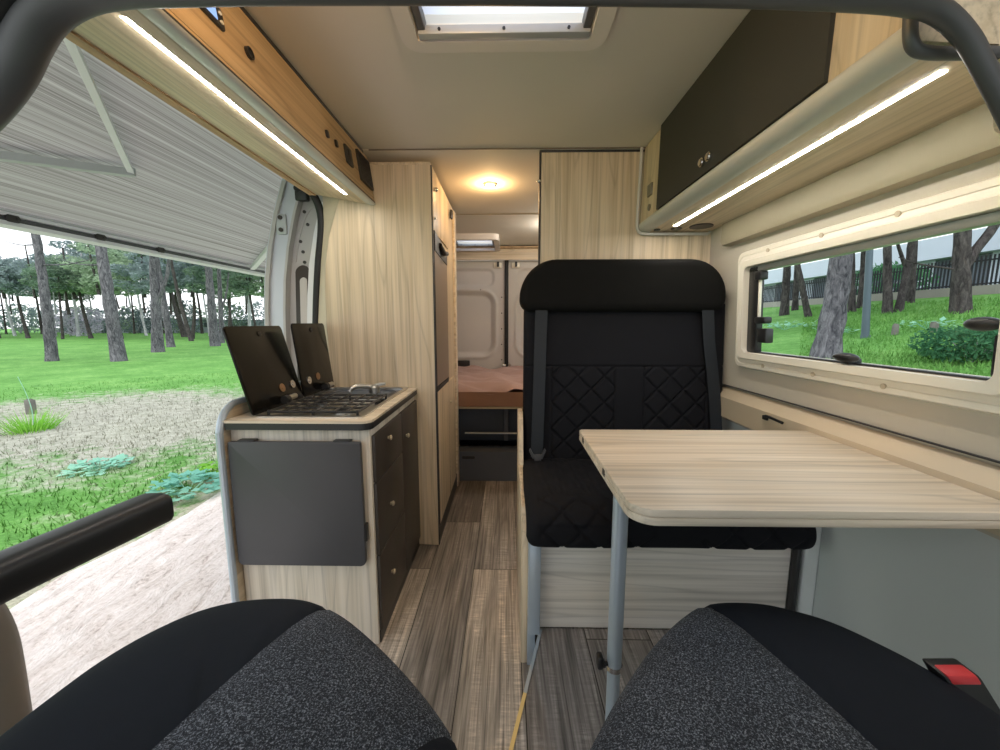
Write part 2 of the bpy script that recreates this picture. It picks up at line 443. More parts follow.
y_ = obj('yellow_strip', MB().prism(strip_along(mid, (-.20, .035), .009, 0, 0), 'z', 0.005, PZ+.004), 'yellow', st)  # stretch nearer the cab is coloured yellow
y_['label'] = 'yellow stretch'

# ceiling with two openings
CZ = 1.865
cb_ = MB()
for (xa, xb) in ((-.95, -.235), (-.235, .215), (.215, .95)):
    for (ya, yb) in ((.30, .62), (.62, 1.13), (1.13, 1.79)):
        if (xa, ya) == (-.235, .62): continue
        cb_.box(xa, xb, ya, yb, CZ, CZ+.03)
for (xa, xb) in ((-.95, -.50), (-.50, -.115), (-.115, .95)):
    for (ya, yb) in ((1.79, 3.42), (3.42, 3.88), (3.88, 4.12)):
        if (xa, ya) == (-.50, 3.42): continue
        cb_.box(xa, xb, ya, yb, CZ-.004, CZ+.03)
struct('ceiling', cb_, 'ceiling', smooth=False)
struct('trim_1', MB().box(-.60, .60, 1.788, 1.793, CZ-.005, CZ-.0005), 'seam')
struct('trim_2', MB().box(-.40, .90, 2.79, 2.80, CZ-.008, CZ-.0045), 'channel')

# right side wall: profile leans in towards the roof, window opening cut out
WP = [(-.05, .965), (.70, .962), (.83, .955), (.86, .935), (.94, .932), (1.012, .930), (1.325, .918), (1.40, .912), (1.56, .89), (1.87, .80)]
def wallx(z): return interp(WP, z)
zs = [-.05, .14, .70, .83, .857, .86, .94, 1.012, 1.325, 1.40, 1.56, 1.88]
ys = [-.70, .30, .735, 1.525, 1.80, 2.72, 3.75, 4.12]
w = MB()
for za, zb in zip(zs, zs[1:]):
    if za < .70: continue
    for ya, yb in zip(ys, ys[1:]):
        if ya in (.735, 2.72) and za >= 1.012 and zb <= 1.325: continue
        a, b = wallx(za), wallx(zb)
        w.add([(a, ya, za), (a, yb, za), (b, yb, zb), (b, ya, zb), (a+.05, ya, za), (a+.05, yb, za), (b+.05, yb, zb), (b+.05, ya, zb)],
              [(0, 1, 2, 3), (4, 7, 6, 5), (0, 4, 5, 1), (3, 2, 6, 7), (0, 3, 7, 4), (1, 5, 6, 2)])
struct('wall_right', w, 'wall', smooth=False)
struct('wall_right_lower', MB().box(.962, 1.012, -.70, 4.12, -.05, .70).box(.915, .962, 1.13, 1.17, PZ, .70, .008).box(.945, .962, .2, 1.12, PZ, .2, .004), 'wall_low', smooth=False)
struct('trim_3', MB().box(.927, .937, .2, 1.79, .8575, .8605), 'rubber_dark')
# pale rail the table hangs on
struct('trim_4', MB().prism([(.897, .735), (.960, .735), (.960, .845), (.938, .848), (.897, .815)], 'y', .0, 1.72, .003), 'ledge')
# boxed duct under the locker
struct('trim_5', MB().prism([(.872, 1.545), (.866, 1.45), (.874, 1.432), (.925, 1.427), (.925, 1.545)], 'y', .30, 1.665, .006), 'channel')
# rear part of the van
struct('wall_left', MB().box(-.96, -.91, 2.64, 4.12, -.05, CZ).prism([(-.940, -.05), (-.935, .85), (-.912, 1.12), (-.880, 1.40), (-.855, 1.60), (-.84, CZ), (-.80, CZ), (-.80, 1.60), (-.86, 1.12), (-.87, -.05)], 'y', 1.902, 2.64), 'wall')
struct('trim_6', MB().box(-.91, .84, 3.94, 3.985, 1.735, CZ-.008, .003), 'wood_x')
struct('trim_7', MB().box(-.91, .84, 3.87, 3.985, 1.838, 1.852, .003), 'edge_tan')
# wall above the sliding door opening and the pale trim behind it
struct('wall_left_header', MB().box(-1.02, -.93, .30, 2.0, 1.785, 1.99, .01), 'white')
# roof outside
struct('roof', MB().prism([(-1.0, 1.99), (-.93, 1.90), (.93, 1.90), (.95, 1.99), (.8, 2.05), (-.8, 2.05)][::-1], 'y', 1.3, 3.3), 'white')

# rear doors
def rear_door(x0, x1, rx0, rx1, name, lab):
    def fn(u, v):
        x = lerp(x0, x1, u); z = lerp(-.02, 1.745, v)
        def sd(ax, bx, az, bz, r):
            qx = abs(x-(ax+bx)/2)-(bx-ax)/2+r; qz = abs(z-(az+bz)/2)-(bz-az)/2+r
            return math.hypot(max(qx, 0), max(qz, 0))+min(max(qx, qz), 0)-r
        d = sd(rx0, rx1, .79, 1.43, .13)
        y = 4.05+.035*(1-sstep(-.035, .012, d))-.012*math.exp(-((d-.025)/.014)**2)
        d2 = sd(rx0, rx1, 1.49, 1.66, .06)
        y += .016*(1-sstep(-.02, .01, d2))
        return (x, y, z)
    m = MB().grid(fn, 90, 150)
    m.box(x0, x1, 4.10, 4.13, -.02, 1.745)
    d = struct(name, m, 'door_beige', sharp=50)
    return d
d1 = rear_door(-.80, -.022, -.70, -.135, 'door_1', '')
d2 = rear_door(.012, .80, .115, .70, 'door_2', '')
lat = MB().box(-.135, -.055, 4.02, 4.05, 1.668, 1.72, .008).cyl((-.09, 4.03, 1.69), (-.09, 3.99, 1.69), .016)
obj('latch_bracket', lat, 'frame', d1); obj('latch_bolt', MB().box(-.102, -.080, 3.985, 4.02, 1.675, 1.725, .003), 'black', d1)
obj('handle_recess', MB().prism(rr(-.52, -.385, .655, .735, .012), 'y', 4.0, 4.055, .004), 'black', d1)
obj('rivet', MB().cyl((-.27, 4.04, 1.455), (-.27, 4.055, 1.455), .008), 'black', d1)
for k, zz in enumerate((.74, .90, 1.06, 1.22, 1.38)):
    obj('screw', MB().cyl((-.055, 4.044, zz), (-.055, 4.052, zz), .007, 8), 'dark_grey', d1)
obj('latch_bracket', MB().box(.045, .125, 4.02, 4.05, 1.668, 1.72, .008).cyl((.09, 4.03, 1.69), (.09, 3.99, 1.69), .016), 'frame', d2)
obj('latch_bolt', MB().box(.078, .100, 3.985, 4.02, 1.675, 1.725, .003), 'black', d2)
struct('trim_8', MB().box(-.026, .014, 4.015, 4.06, .60, 1.745, .006), 'blackrail')
obj('lower_latch', MB().box(-.05, -.01, 4.0, 4.02, .655, .70, .006).cyl((.01, 4.01, .66), (.035, 4.0, .70), .012), 'chrome', bpy.data.objects['trim_8'])

# dark rubber edge of the cab roof: an arch that crosses the top of the view
arch_px = [(-.93, .58, 1.20), (-.865, .58, 1.311), (-.784, .58, 1.385), (-.725, .58, 1.432), (-.687, .58, 1.470), (-.658, .58, 1.510), (-.628, .58, 1.539), (-.585, .58, 1.558), (-.536, .58, 1.565), (-.467, .58, 1.566), (-.278, .58, 1.564),
           (-.01, .58, 1.559), (.253, .58, 1.553), (.448, .58, 1.544), (.532, .58, 1.535), (.570, .58, 1.522), (.605, .58, 1.494), (.629, .58, 1.463), (.661, .58, 1.419), (.714, .58, 1.341), (.80, .58, 1.20), (.95, .58, 1.08)]
ar = [.026]*6+[.025, .023, .021, .020, .018, .017, .0165, .016, .015, .0135, .0125, .012, .012, .012, .012, .012]
# resample smoothly
def catmull(pts, n):
    out = []
    P_ = [Vector(p) for p in pts]
    for i in range(len(P_)-1):
        p0 = P_[max(i-1, 0)]; p1 = P_[i]; p2 = P_[i+1]; p3 = P_[min(i+2, len(P_)-1)]
        for k in range(n):
            t = k/n
            out.append(.5*((2*p1)+(-p0+p2)*t+(2*p0-5*p1+4*p2-p3)*t*t+(-p0+3*p1-3*p2+p3)*t**3))
    out.append(P_[-1]); return out
AR = catmull(arch_px, 5)
ARr = [lerp(ar[min(i//5, len(ar)-1)], ar[min(i//5+1, len(ar)-1)], (i % 5)/5) for i in range(len(AR))]
rub = struct('trim_9', MB().tube(AR, ARr, 14), 'rubber')
# dark tube standing in for the shade on that edge's outer side
out_side = [p+Vector((-.022, -.024, .018)) for p in AR[:48]]
obj('outer_shade', MB().tube(out_side, [r*.95 for r in ARr[:48]], 12), 'rubber_dark', rub)
# cab lining outside the arch on the left
lin = [(p.x-.01, p.z+.004) for p in AR[:48]]
struct('pillar_lining', MB().prism([(-1.02, 1.20)]+lin+[(lin[-1][0], 1.72), (-1.02, 1.72)], 'y', .555, .575), 'headliner')
# cab roof lining
struct('cab_ceiling', MB().box(-.62, .56, -.70, .565, 1.572, 1.60), 'headliner')
# rounded lower pillar beside the door opening
struct('door_pillar', MB().tube(catmull([(-.893, .55, -.05), (-.880, .55, .30), (-.873, .55, .52), (-.876, .55, .60), (-.896, .55, .655), (-.925, .55, .72), (-.96, .55, .95), (-.96, .55, 1.12)], 5), .055, 18), 'pillar')

# door seal, pale trim strip
SEAL = [(-.952, 1.89, -.05), (-.950, 1.89, .45), (-.935, 1.88, .85), (-.921, 1.88, 1.11), (-.895, 1.88, 1.37), (-.868, 1.88, 1.55), (-.868, 1.875, 1.64), (-.885, 1.84, 1.705), (-.915, 1.74, 1.745), (-.925, 1.55, 1.757), (-.93, 1.2, 1.76), (-.93, .62, 1.76)]
struct('trim_10', MB().tube(catmull(SEAL, 5), .017, 12), 'blackrail')
TL = [(0, -.86), (.80, -.845), (1.12, -.852), (1.28, -.851), (1.40, -.84), (1.507, -.820), (1.643, -.775), (1.82, -.70)]
m = MB()
zz = [0, .4, .8, 1.0, 1.12, 1.28, 1.4, 1.507, 1.58, 1.643, 1.70]
sx = [(-.05, -.945), (.45, -.94), (.85, -.925), (1.11, -.908), (1.37, -.88), (1.55, -.853), (1.64, -.85), (1.72, -.85)]
for za, zb in zip(zz, zz[1:]):
    a0, a1, b0, b1 = interp(sx, za), interp(TL, za)-.002, interp(sx, zb), interp(TL, zb)-.002
    m.add([(a0, 1.872, za), (a1, 1.848, za), (b1, 1.848, zb), (b0, 1.872, zb), (a0, 1.90, za), (a1, 1.90, za), (b1, 1.90, zb), (b0, 1.90, zb)],
          [(0, 1, 2, 3), (4, 7, 6, 5), (0, 4, 5, 1), (3, 2, 6, 7), (0, 3, 7, 4), (1, 5, 6, 2)])
struct('trim_11', m, 'cream')

# ================================================================== WINDOW on the right
win = struct('window_1', MB().add([(.955, .735, 1.010), (.955, 1.525, 1.010), (.944, 1.525, 1.327), (.944, .735, 1.327)], [(0, 1, 2, 3)]), 'glass', smooth=False)
win['label'] = 'clear glass pane'
def lean(x, y, z): return (x-(z-1.0)*.045, y, z)
fr = MB()
N_ = 8
o1 = rr(.55, 1.585, .945, 1.392, .035, N_); o2 = rr(.56, 1.575, .953, 1.384, .03, N_)
i1 = rr(.702, 1.552, .982, 1.354, .03, N_); i2 = rr(.707, 1.547, .987, 1.349, .028, N_)
i3 = rr(.735, 1.525, 1.008, 1.328, .022, N_)
g1 = rr(.640, 1.567, .966, 1.370, .03, N_); g2 = rr(.642, 1.565, .968, 1.368, .03, N_)
n = len(o1)
rings = [(o1, .932), (o2, .912), (g1, .911), (g2, .9135), (i1, .910), (i2, .903), (i3, .905), (i3, .95)]
vs = []; fs = []
for pts, x in rings: vs += [(x, p[0], p[1]) for p in pts]
for k in range(len(rings)-1):
    for i in range(n):
        j = (i+1) % n; fs.append((k*n+i, k*n+j, (k+1)*n+j, (k+1)*n+i))
fr.add(vs, fs).xf(lean)
obj('window_frame', fr, 'frame', win, sharp=20)
for (yy, zz_) in ((1.40, .968), (1.17, .968), (.95, .968), (1.40, 1.368), (1.17, 1.368), (.95, 1.368)):
    obj('screw_cap', MB().cyl((.917, yy, zz_), (.909, yy, zz_), .007, 12).xf(lean), 'cream', win)
obj('gasket', MB().box(.925, .95, 1.470, 1.523, 1.010, 1.326, .003).box(.925, .95, .737, .747, 1.014, 1.1, .003).box(.93, .95, .74, 1.48, 1.009, 1.014, .001).xf(lean), 'black', win)
obj('blind_cassette', MB().box(.925, .95, .737, 1.523, 1.306, 1.327, .004).xf(lean), 'alugrey', win)
obj('stay_arm', MB().box(.925, .935, 1.458, 1.467, 1.14, 1.29, .003).xf(lean), 'frame', win)
for (yc, zc, dy, dz) in ((1.440, 1.13, .03, .012), (1.425, 1.075, .026, .026), (1.46, 1.29, .02, .016)):
    obj('stay_hinge', MB().box(.915, .945, yc-dy, yc+dy, zc-dz, zc+dz, .006).xf(lean), 'black', win)
def latch(y, z, vert=False):
    m = MB()
    if vert: m.ball((.92, y, z), (.014, .032, .014)).box(.925, .95, y-.026, y-.014, z-.10, z-.02, .004)
    else: m.ball((.915, y, z), (.016, .040, .013)).box(.915, .95, y-.012, y+.02, z-.018, z-.002, .004)
    return obj('latch', m.xf(lean), 'black', win)
latch(1.066, 1.028); latch(.772, 1.118, True)

rw = struct('added_window', MB().add([(.95, 2.72, 1.012), (.95, 3.75, 1.012), (.94, 3.75, 1.325), (.94, 2.72, 1.325)], [(0, 1, 2, 3)]), 'glass', smooth=False)  # unseen side window, added to let daylight onto the bed end
obj('window_frame', MB().ring(rr(2.66, 3.81, .96, 1.38, .05), rr(2.73, 3.74, 1.02, 1.32, .03), 'x', .905, .93).xf(lean), 'frame', rw)
# ================================================================== ROOF HATCHES
def hatch(name, label, x0, x1, y0, y1, m_out, z, drop, slats, openx, openy):
    t = thing(name, label, 'roof hatch', ((x0+x1)/2, (y0+y1)/2, z-drop))
    a = rr(x0-m_out, x1+m_out, y0-m_out, y1+m_out, .05); b = rr(x0, x1, y0, y1, .012)
    mm = MB().ring(a, b, 'z', z-drop, z-.0005)
    obj('hatch_frame', mm, 'hatch', t, sharp=30)
    mm = MB().ring(rr(x0-.012, x1+.012, y0-.012, y1+.012, .012), rr(x0+.002, x1-.002, y0+.002, y1-.002, .012), 'z', z, z+.19)
    obj('shaft', mm, 'frame', t)
    for yy in (y0+.006, y1-.03): pass
    s_ = MB().box(x0+.004, x1-.004, y1-.030, y1-.006, z-.012, z+.010, .003)
    r_ = obj('blind_rail', s_, 'alugrey', t)
    for k in range(3):
        xx = lerp(x0+.06, x1-.06, k/2)
        obj('rail_screw', MB().cyl((xx, y1-.033, z-.002), (xx, y1-.028, z-.002), .004, 8), 'black', r_)
    for sx_ in (x0+.004, x1-.024):
        obj('side_track', MB().box(sx_, sx_+.020, y0, y1-.008, z-.004, z+.03, .003), 'rubber', t)
    bl = MB()
    if not slats:
        obj('acrylic_dome', MB().box(x0-.01, x1+.01, y0-.01, y1+.01, z+.19, z+.215, .006), 'acrylic', t)
        return t
    bl.grid(lambda u, v: (lerp(x0+.024, x1-.024, u), lerp(y0+.01, y1-.03, v), z+.02+.012*abs(((v*slats) % 1)*2-1)), 1, slats*2)
    obj('pleated_blind', bl, 'blind', t, smooth=False)
    obj('acrylic_dome', MB().box(x0-.01, x1+.01, y0-.01, y1+.01, z+.19, z+.215, .006), 'acrylic', t)
    return t
hatch('roof_hatch', 'large roof hatch with pleated white blind in the ceiling above the front', -.235, .215, .62, 1.13, .042, CZ, .012, 5, 0, 0)
hatch('roof_hatch', 'small roof hatch with boxed frame far back above the bed', -.50, -.115, 3.42, 3.88, .045, CZ-.004, .05, 2, 0, 0)  # blind added here so the small opening glows with daylight

# ceiling spotlights
def spot(x, y, lab, glow, tone=(1, .62, .28)):
    t = thing('ceiling_spotlight', lab, 'spotlight', (x, y, CZ-.02))
    zc = CZ-.0045
    mm = MB().ring([(x+.034*math.cos(a*PI/12), y+.034*math.sin(a*PI/12)) for a in range(24)], [(x+.024*math.cos(a*PI/12), y+.024*math.sin(a*PI/12)) for a in range(24)], 'z', zc-.008, zc)
    obj('bezel', mm, 'chrome', t)
    obj('lamp', MB().cyl((x, y, zc-.004), (x, y, zc-.001), .0235, 20), 'bulb', t)
    l = bpy.data.lights.new('spotlight_glow', 'POINT'); l.energy = glow; l.color = tone; l.shadow_soft_size = .022
    lo = bpy.data.objects.new('spotlight_glow', l); COL.objects.link(lo); lo.parent = t; lo.location = (0, 0, -.030)
spot(-.093, 2.21, 'round ceiling spotlight glowing warm in the aisle before the bed', 2.3)
spot(-.22, .50, 'round ceiling spotlight glowing warm in front of the large roof hatch', 5.5)
spot(.42, 3.05, 'added round ceiling spotlight brightening the bed, hidden by the partition', 7, (1, .92, .82))  # added fill lamp, out of sight, to brighten the rear

# ================================================================== LOCKERS
# left locker
lk = thing('overhead_locker', 'open-fronted pale wood overhead locker with control panel, above the sliding door opening', 'overhead locker', (-.72, 1.1, 1.60))
Y0, Y1 = .40, 1.843
def sh(x, y, z): return (x-(z-1.66)*.138, y, z)
obj('underside', MB().prism([(-.868, 1.696), (-.868, 1.708), (-.60, 1.672), (-.640, 1.655)], 'y', Y0, Y1, .001), 'wood_y', lk)
obj('edge_band', MB().prism([(-.892, 1.690), (-.892, 1.712), (-.866, 1.709), (-.866, 1.690)], 'y', Y0, Y1, .002), 'edge_tan', lk)
obj('front_panel', MB().box(-.612, -.600, Y0, Y1, 1.662, 1.852).xf(sh), 'wood_lamplit', lk)
lp = [(-.645, 1.6575), (-.632, 1.6535), (-.620, 1.650), (-.608, 1.6485), (-.599, 1.650), (-.595, 1.655), (-.600, 1.659), (-.614, 1.66), (-.630, 1.664), (-.648, 1.666)]
obj('lip', MB().prism(lp, 'y', Y0, Y1), 'lip', lk, sharp=50)
obj('shadow_gap', MB().box(-.612, -.5985, Y0, Y1, 1.658, 1.664, .001).box(-.614, -.598, Y0, 1.795, 1.850, 1.863, .001).xf(sh), 'rubber_dark', lk)
obj('back_panel', MB().prism([(-.868, 1.708), (-.86, 1.708), (-.78, 1.855), (-.79, 1.855)], 'y', Y0, Y1), 'wood_y', lk)
obj('light_strip', MB().prism([(-.694, 1.6636), (-.683, 1.6616), (-.683, 1.671), (-.694, 1.671)], 'y', .765, 1.735), 'led', lk)
cpn = obj('control_panel', MB().prism(rr(.79, .918, 1.738, 1.782, .006), 'x', -.602, -.594, .002).xf(sh), 'black', lk)
obj('screen', MB().box(-.5945, -.593, .81, .895, 1.748, 1.774).xf(sh), 'lcd', cpn)
for zc in (1.751, 1.769): obj('button', MB().cyl((-.5945, .907, zc), (-.591, .907, zc), .004, 12).xf(sh), 'frame', cpn)
obj('round_socket', MB().cyl((-.602, 1.001, 1.751), (-.594, 1.001, 1.751), .011, 24).ring([(1.001+.013*math.cos(a*PI/12), 1.751+.013*math.sin(a*PI/12)) for a in range(24)], [(1.001+.010*math.cos(a*PI/12), 1.751+.010*math.sin(a*PI/12)) for a in range(24)], 'x', -.602, -.592).xf(sh), 'black', lk)
for yy in (1.405, 1.476): obj('switch', MB().prism(rr(yy-.008, yy+.008, 1.742, 1.766, .005), 'x', -.602, -.592, .002).xf(sh), 'black', lk)
sp_ = obj('switch_plate', MB().prism(rr(1.555, 1.615, 1.722, 1.790, .006), 'x', -.602, -.592, .002).xf(sh), 'dark_grey', lk)
obj('rocker', MB().box(-.593, -.588, 1.570, 1.600, 1.736, 1.776, .003).xf(sh), 'brown', sp_)
gr = obj('speaker_grille', MB().prism(rr(1.690, 1.832, 1.706, 1.828, .006), 'x', -.602, -.590, .002).xf(sh), 'dark_grey', lk)
for k in range(8): obj('slat', MB().box(-.5905, -.587, 1.698+k*.0165, 1.704+k*.0165, 1.712, 1.822, .001).xf(sh), 'black', gr)

# right locker
rk = thing('overhead_locker', 'overhead locker with dark anthracite flap door and light strip, above the window', 'overhead locker', (.74, 1.2, 1.45))
Y0, Y1 = .625, 1.797
obj('underside', MB().prism([(.596, 1.530), (.61, 1.517), (.885, 1.517), (.885, 1.529), (.596, 1.545)], 'y', Y0, Y1), 'wood_y', rk)
obj('front_panel', MB().prism([(.588, 1.545), (.600, 1.545), (.606, 1.862), (.594, 1.862)], 'y', .79, 1.600), 'wood_z', rk)
obj('end_panel', MB().prism([(.583, 1.545), (.600, 1.545), (.606, 1.862), (.589, 1.862)], 'y', 1.594, Y1, .001), 'wood_z', rk)
obj('end_panel', MB().prism([(.583, 1.545), (.600, 1.545), (.606, 1.862), (.589, 1.862)], 'y', Y0, .790, .001), 'wood_z', rk)
lp = [(.588, 1.552), (.577, 1.549), (.572, 1.541), (.574, 1.530), (.582, 1.521), (.595, 1.515), (.612, 1.513), (.622, 1.514), (.622, 1.520), (.606, 1.528), (.596, 1.540), (.594, 1.552)]
obj('lip', MB().prism(lp, 'y', Y0, Y1), 'lip', rk, sharp=60)
dr = obj('flap_door', MB().prism([(.575, 1.554), (.588, 1.554), (.591, 1.858), (.578, 1.858)], 'y', .785, 1.590, .002), 'darkdoor', rk)
for yy in (1.190, 1.230): obj('push_latch', MB().cyl((.577, yy, 1.588), (.568, yy, 1.588), .013, 20).cyl((.568, yy, 1.588), (.564, yy, 1.588), .009, 20), 'chrome', dr)
obj('light_strip', MB().box(.687, .698, .690, 1.69, 1.5158, 1.525), 'led', rk)
obj('socket', MB().prism(rr(1.665, 1.712, 1.635, 1.682, .003), 'x', .578, .586, .002), 'socket', rk)
obj('socket', MB().cyl((.586, 1.688, 1.590), (.579, 1.688, 1.590), .013, 16), 'socket', rk)
obj('downlight', MB().cyl((.80, 1.69, 1.519), (.80, 1.69, 1.513), .045, 24), 'brown', rk)
obj('downlight', MB().cyl((.715, 1.73, 1.519), (.715, 1.73, 1.513), .022, 20), 'brown', rk)
obj('downlight', MB().cyl((.640, 1.747, 1.519), (.640, 1.747, 1.512), .013, 16), 'black', rk)
edge = [(.572, Y1-.012, 1.86), (.566, Y1-.012, 1.56), (.567, Y1-.012, 1.532), (.573, Y1-.012, 1.516), (.588, Y1-.012, 1.508), (.61, Y1-.012, 1.506), (.75, Y1-.012, 1.506), (.876, Y1-.012, 1.506), (.885, Y1-.012, 1.517)]
obj('edge_profile', MB().tube(edge, .0065, 8), 'lip', rk)
# front end: wooden gable with a thick grey rubber profile
g_ = [(.570, 1.862), (.562, 1.53), (.575, 1.508), (.68, 1.503), (.71, 1.40), (.80, 1.34), (.90, 1.34), (.90, 1.862)]
obj('gable', MB().prism(g_, 'y', .608, Y0), 'wood_y', rk)
edge = catmull([(.545, .612, 1.72), (.553, .612, 1.62), (.558, .612, 1.55), (.562, .612, 1.515), (.570, .612, 1.501), (.584, .612, 1.496), (.61, .612, 1.494), (.646, .612, 1.494), (.69, .612, 1.493)], 4)
obj('edge_profile', MB().tube(edge, .0085, 12), 'rubber', rk)

# ================================================================== TALL UNIT (left) and partition (right)
tu = thing('wardrobe', 'tall pale wood wardrobe with brown doors facing the aisle, behind the hob', 'wardrobe', (-.6, 2.2, 0))
TZ = 1.822
front = [(interp(TL, z), z) for z in (0.02, .4, .8, 1.12, 1.28, 1.4, 1.507, 1.58, 1.643, 1.70, 1.76, TZ)]
obj('carcass', MB().prism([(-.345, 0.001), *front, (-.345, TZ)], 'y', 1.846, 1.866), 'wood_z', tu)
obj('side_wall', MB().box(-.365, -.347, 1.866, 2.64, 0.001, TZ).box(-.90, -.365, 2.62, 2.64, .001, TZ), 'wood_z', tu)
obj('top_board', MB().box(-.75, -.347, 1.846, 2.64, TZ, TZ+.012), 'wood_y', tu)
obj('upper_panel', MB().box(-.347, -.340, 1.875, 2.33, 1.545, 1.815, .001), 'wood_z', tu)
obj('corner_edge', MB().box(-.350, -.339, 1.847, 1.857, 0.002, TZ, .002), 'rubber_dark', tu)
ld = obj('upper_door', MB().prism([(1.872, .815), (2.235, .810), (2.235, 1.492), (1.872, 1.50)], 'x', -.347, -.338, .002), 'tambour', tu)
obj('catch', MB().prism([(1.870, 1.455), (2.236, 1.44), (2.236, 1.498), (1.870, 1.545)], 'x', -.347, -.3345, .003), 'black', tu)
obj('catch_lever', MB().tube([(-.332, 1.98, 1.50), (-.320, 2.05, 1.47), (-.322, 2.14, 1.485)], .012, 10), 'black', tu)
obj('door_gap', MB().box(-.347, -.3385, 1.866, 1.872, .10, 1.545).box(-.347, -.3385, 2.236, 2.244, .10, 1.5).box(-.347, -.3385, 1.87, 2.24, .785, .807), 'blackrail', tu)
lo_ = obj('lower_door', MB().box(-.347, -.3385, 1.873, 2.500, .10, .783, .001), 'wood_z', tu)
obj('knob', MB().cyl((-.339, 2.28, .655), (-.327, 2.28, .655), .010, 14), 'gold', lo_)
obj('plinth', MB().box(-.347, -.342, 1.866, 2.60, .001, .095), 'black', tu)
obj('edge_strip', MB().box(-.349, -.334, 2.56, 2.638, 0.002, TZ, .004), 'wood_pale', tu)
obj('hook', MB().box(-.340, -.325, 2.40, 2.44, 1.735, 1.785, .005), 'black', tu)
obj('stud', MB().ball((-.337, 1.885, 1.60), (.006, .006, .006), 10, 6), 'chrome', tu)
obj('curtain_stud', MB().ball((-.332, 1.905, 1.735), (.010, .010, .010), 12, 8), 'chrome', tu)

pt = thing('partition', 'tall pale wood partition standing behind the black bench backrest', 'partition', (.5, 1.82, 0))
obj('panel', MB().box(.148, .90, 1.803, 1.825, 0.001, 1.858), 'wood_z', pt)
obj('edging', MB().box(.139, .148, 1.801, 1.827, .001, 1.861, .003).box(.139, .90, 1.800, 1.804, 1.851, 1.860, .001), 'rubber_dark', pt)
obj('curtain_stud', MB().ball((.139, 1.806, 1.735), (.009, .009, .009), 12, 8), 'chrome', pt)

# ================================================================== KITCHEN
kt = thing('kitchen_cabinet', 'kitchen cabinet with brown drawers on its aisle side and grey edged wooden side panel', 'kitchen cabinet', (-.68, 1.5, 0))
KX0, KX1, KY0, KY1 = -.905, -.440, 1.225, 1.842
obj('carcass', MB().box(KX0, KX1-.006, KY0, KY1, .001, .775, .002), 'wood_flap', kt)
sp = rr(KY0-.012, KY1, .02, .852, (.01, .01, .05, .09), 8)
sidep = obj('side_panel', MB().prism(rr(1.192, KY1, .001, .852, (.005, .005, .02, .085), 8), 'x', -.924, -.907), 'wood_y', kt)
# grey round edge trim over the top of the side panel
et = catmull([(-.9155, 1.190, .002), (-.9155, 1.190, .3), (-.9155, 1.190, .72), (-.9155, 1.192, .775), (-.9155, 1.212, .822), (-.9155, 1.249, .848), (-.9155, 1.295, .8545), (-.9155, 1.5, .8545), (-.9155, KY1-.03, .8545)], 5)
obj('edge_trim', MB().tube(et, .0115, 10), 'alu', sidep)
obj('plinth', MB().box(KX1-.007, KX1-.002, KY0+.01, KY1, .001, .045), 'black', kt)
def front_(name, ya, yb, za, zb, ky, kz):
    d = obj(name, MB().box(KX1-.006, KX1+.006, ya, yb, za, zb, .002), 'brown', kt)
    obj('knob', MB().cyl((KX1+.005, ky, kz), (KX1+.013, ky, kz), .006, 14).ball((KX1+.016, ky, kz), (.006, .010, .010), 12, 8), 'gold', d)
    return d
front_('drawer', KY0+.012, 1.562, .590, .752, 1.375, .705)
front_('drawer', KY0+.012, 1.562, .330, .586, 1.375, .452)
front_('drawer', KY0+.012, 1.562, .050, .326, 1.355, .19)
front_('door', 1.566, KY1-.004, .050, .752, 1.625, .640)
# folding board on the front
fl = obj('flap_board', MB().prism(rr(-.897, -.468, .316, .742, (.018, .018, .006, .006)), 'y', KY0-.030, KY0-.014, .002), 'flap', kt)
for xx in (-.84, -.53): obj('hinge', MB().box(xx-.028, xx+.028, KY0-.026, KY0-.001, .738, .7465, .003), 'black', fl)
obj('stay', MB().box(-.472, -.462, KY0-.024, KY0-.003, .40, .46, .003), 'black', fl)

wt = thing('worktop', 'pale wood worktop with black edge on the kitchen cabinet', 'worktop', (-.65, 1.5, .775))
outw = rr(-.9045, -.432, 1.196, 1.843, (.004, .035, .002, .002), 6)
holew = rr(-.822, -.478, 1.245, 1.832, .014, 6)
obj('board', MB().ring(outw, holew, 'z', .803, .811), 'wood_pale', wt, smooth=False)
obj('edge_band', MB().ring(rr(-.904, -.433, 1.197, 1.842, (.004, .034, .002, .002), 6), holew, 'z', .781, .803), 'black', wt, smooth=False)

hb = thing('hob_and_sink', 'steel two-burner gas hob with sink and raised black glass lids, set in the worktop', 'hob', (-.65, 1.5, .79))
obj('rim', MB().ring(rr(-.832, -.470, 1.237, 1.838, .018), rr(-.815, -.487, 1.255, 1.822, .016), 'z', .8112, .8155).ring(rr(-.820, -.482, 1.250, 1.827, .016), rr(-.815, -.487, 1.255, 1.822, .016), 'z', .789, .812), 'steel', hb)
obj('hob_tray', MB().box(-.8145, -.4875, 1.2555, 1.595, .796, .799).box(-.8145, -.4875, 1.588, 1.598, .788, .811, .002), 'steel', hb)
bs = MB().ring(rr(-.8145, -.4875, 1.6, 1.8215, .03), rr(-.79, -.51, 1.62, 1.80, .04), 'z', .800, .806)
n = 28; a = rr(-.79, -.51, 1.62, 1.80, .04); b = rr(-.77, -.53, 1.64, 1.785, .04)
bs.add([(p[0], p[1], .803) for p in a]+[(p[0], p[1], .79) for p in b], [(i, (i+1) % n, n+(i+1) % n, n+i) for i in range(n)]+[tuple(range(n, 2*n))])
obj('basin', bs, 'sink', hb, fixn=False)
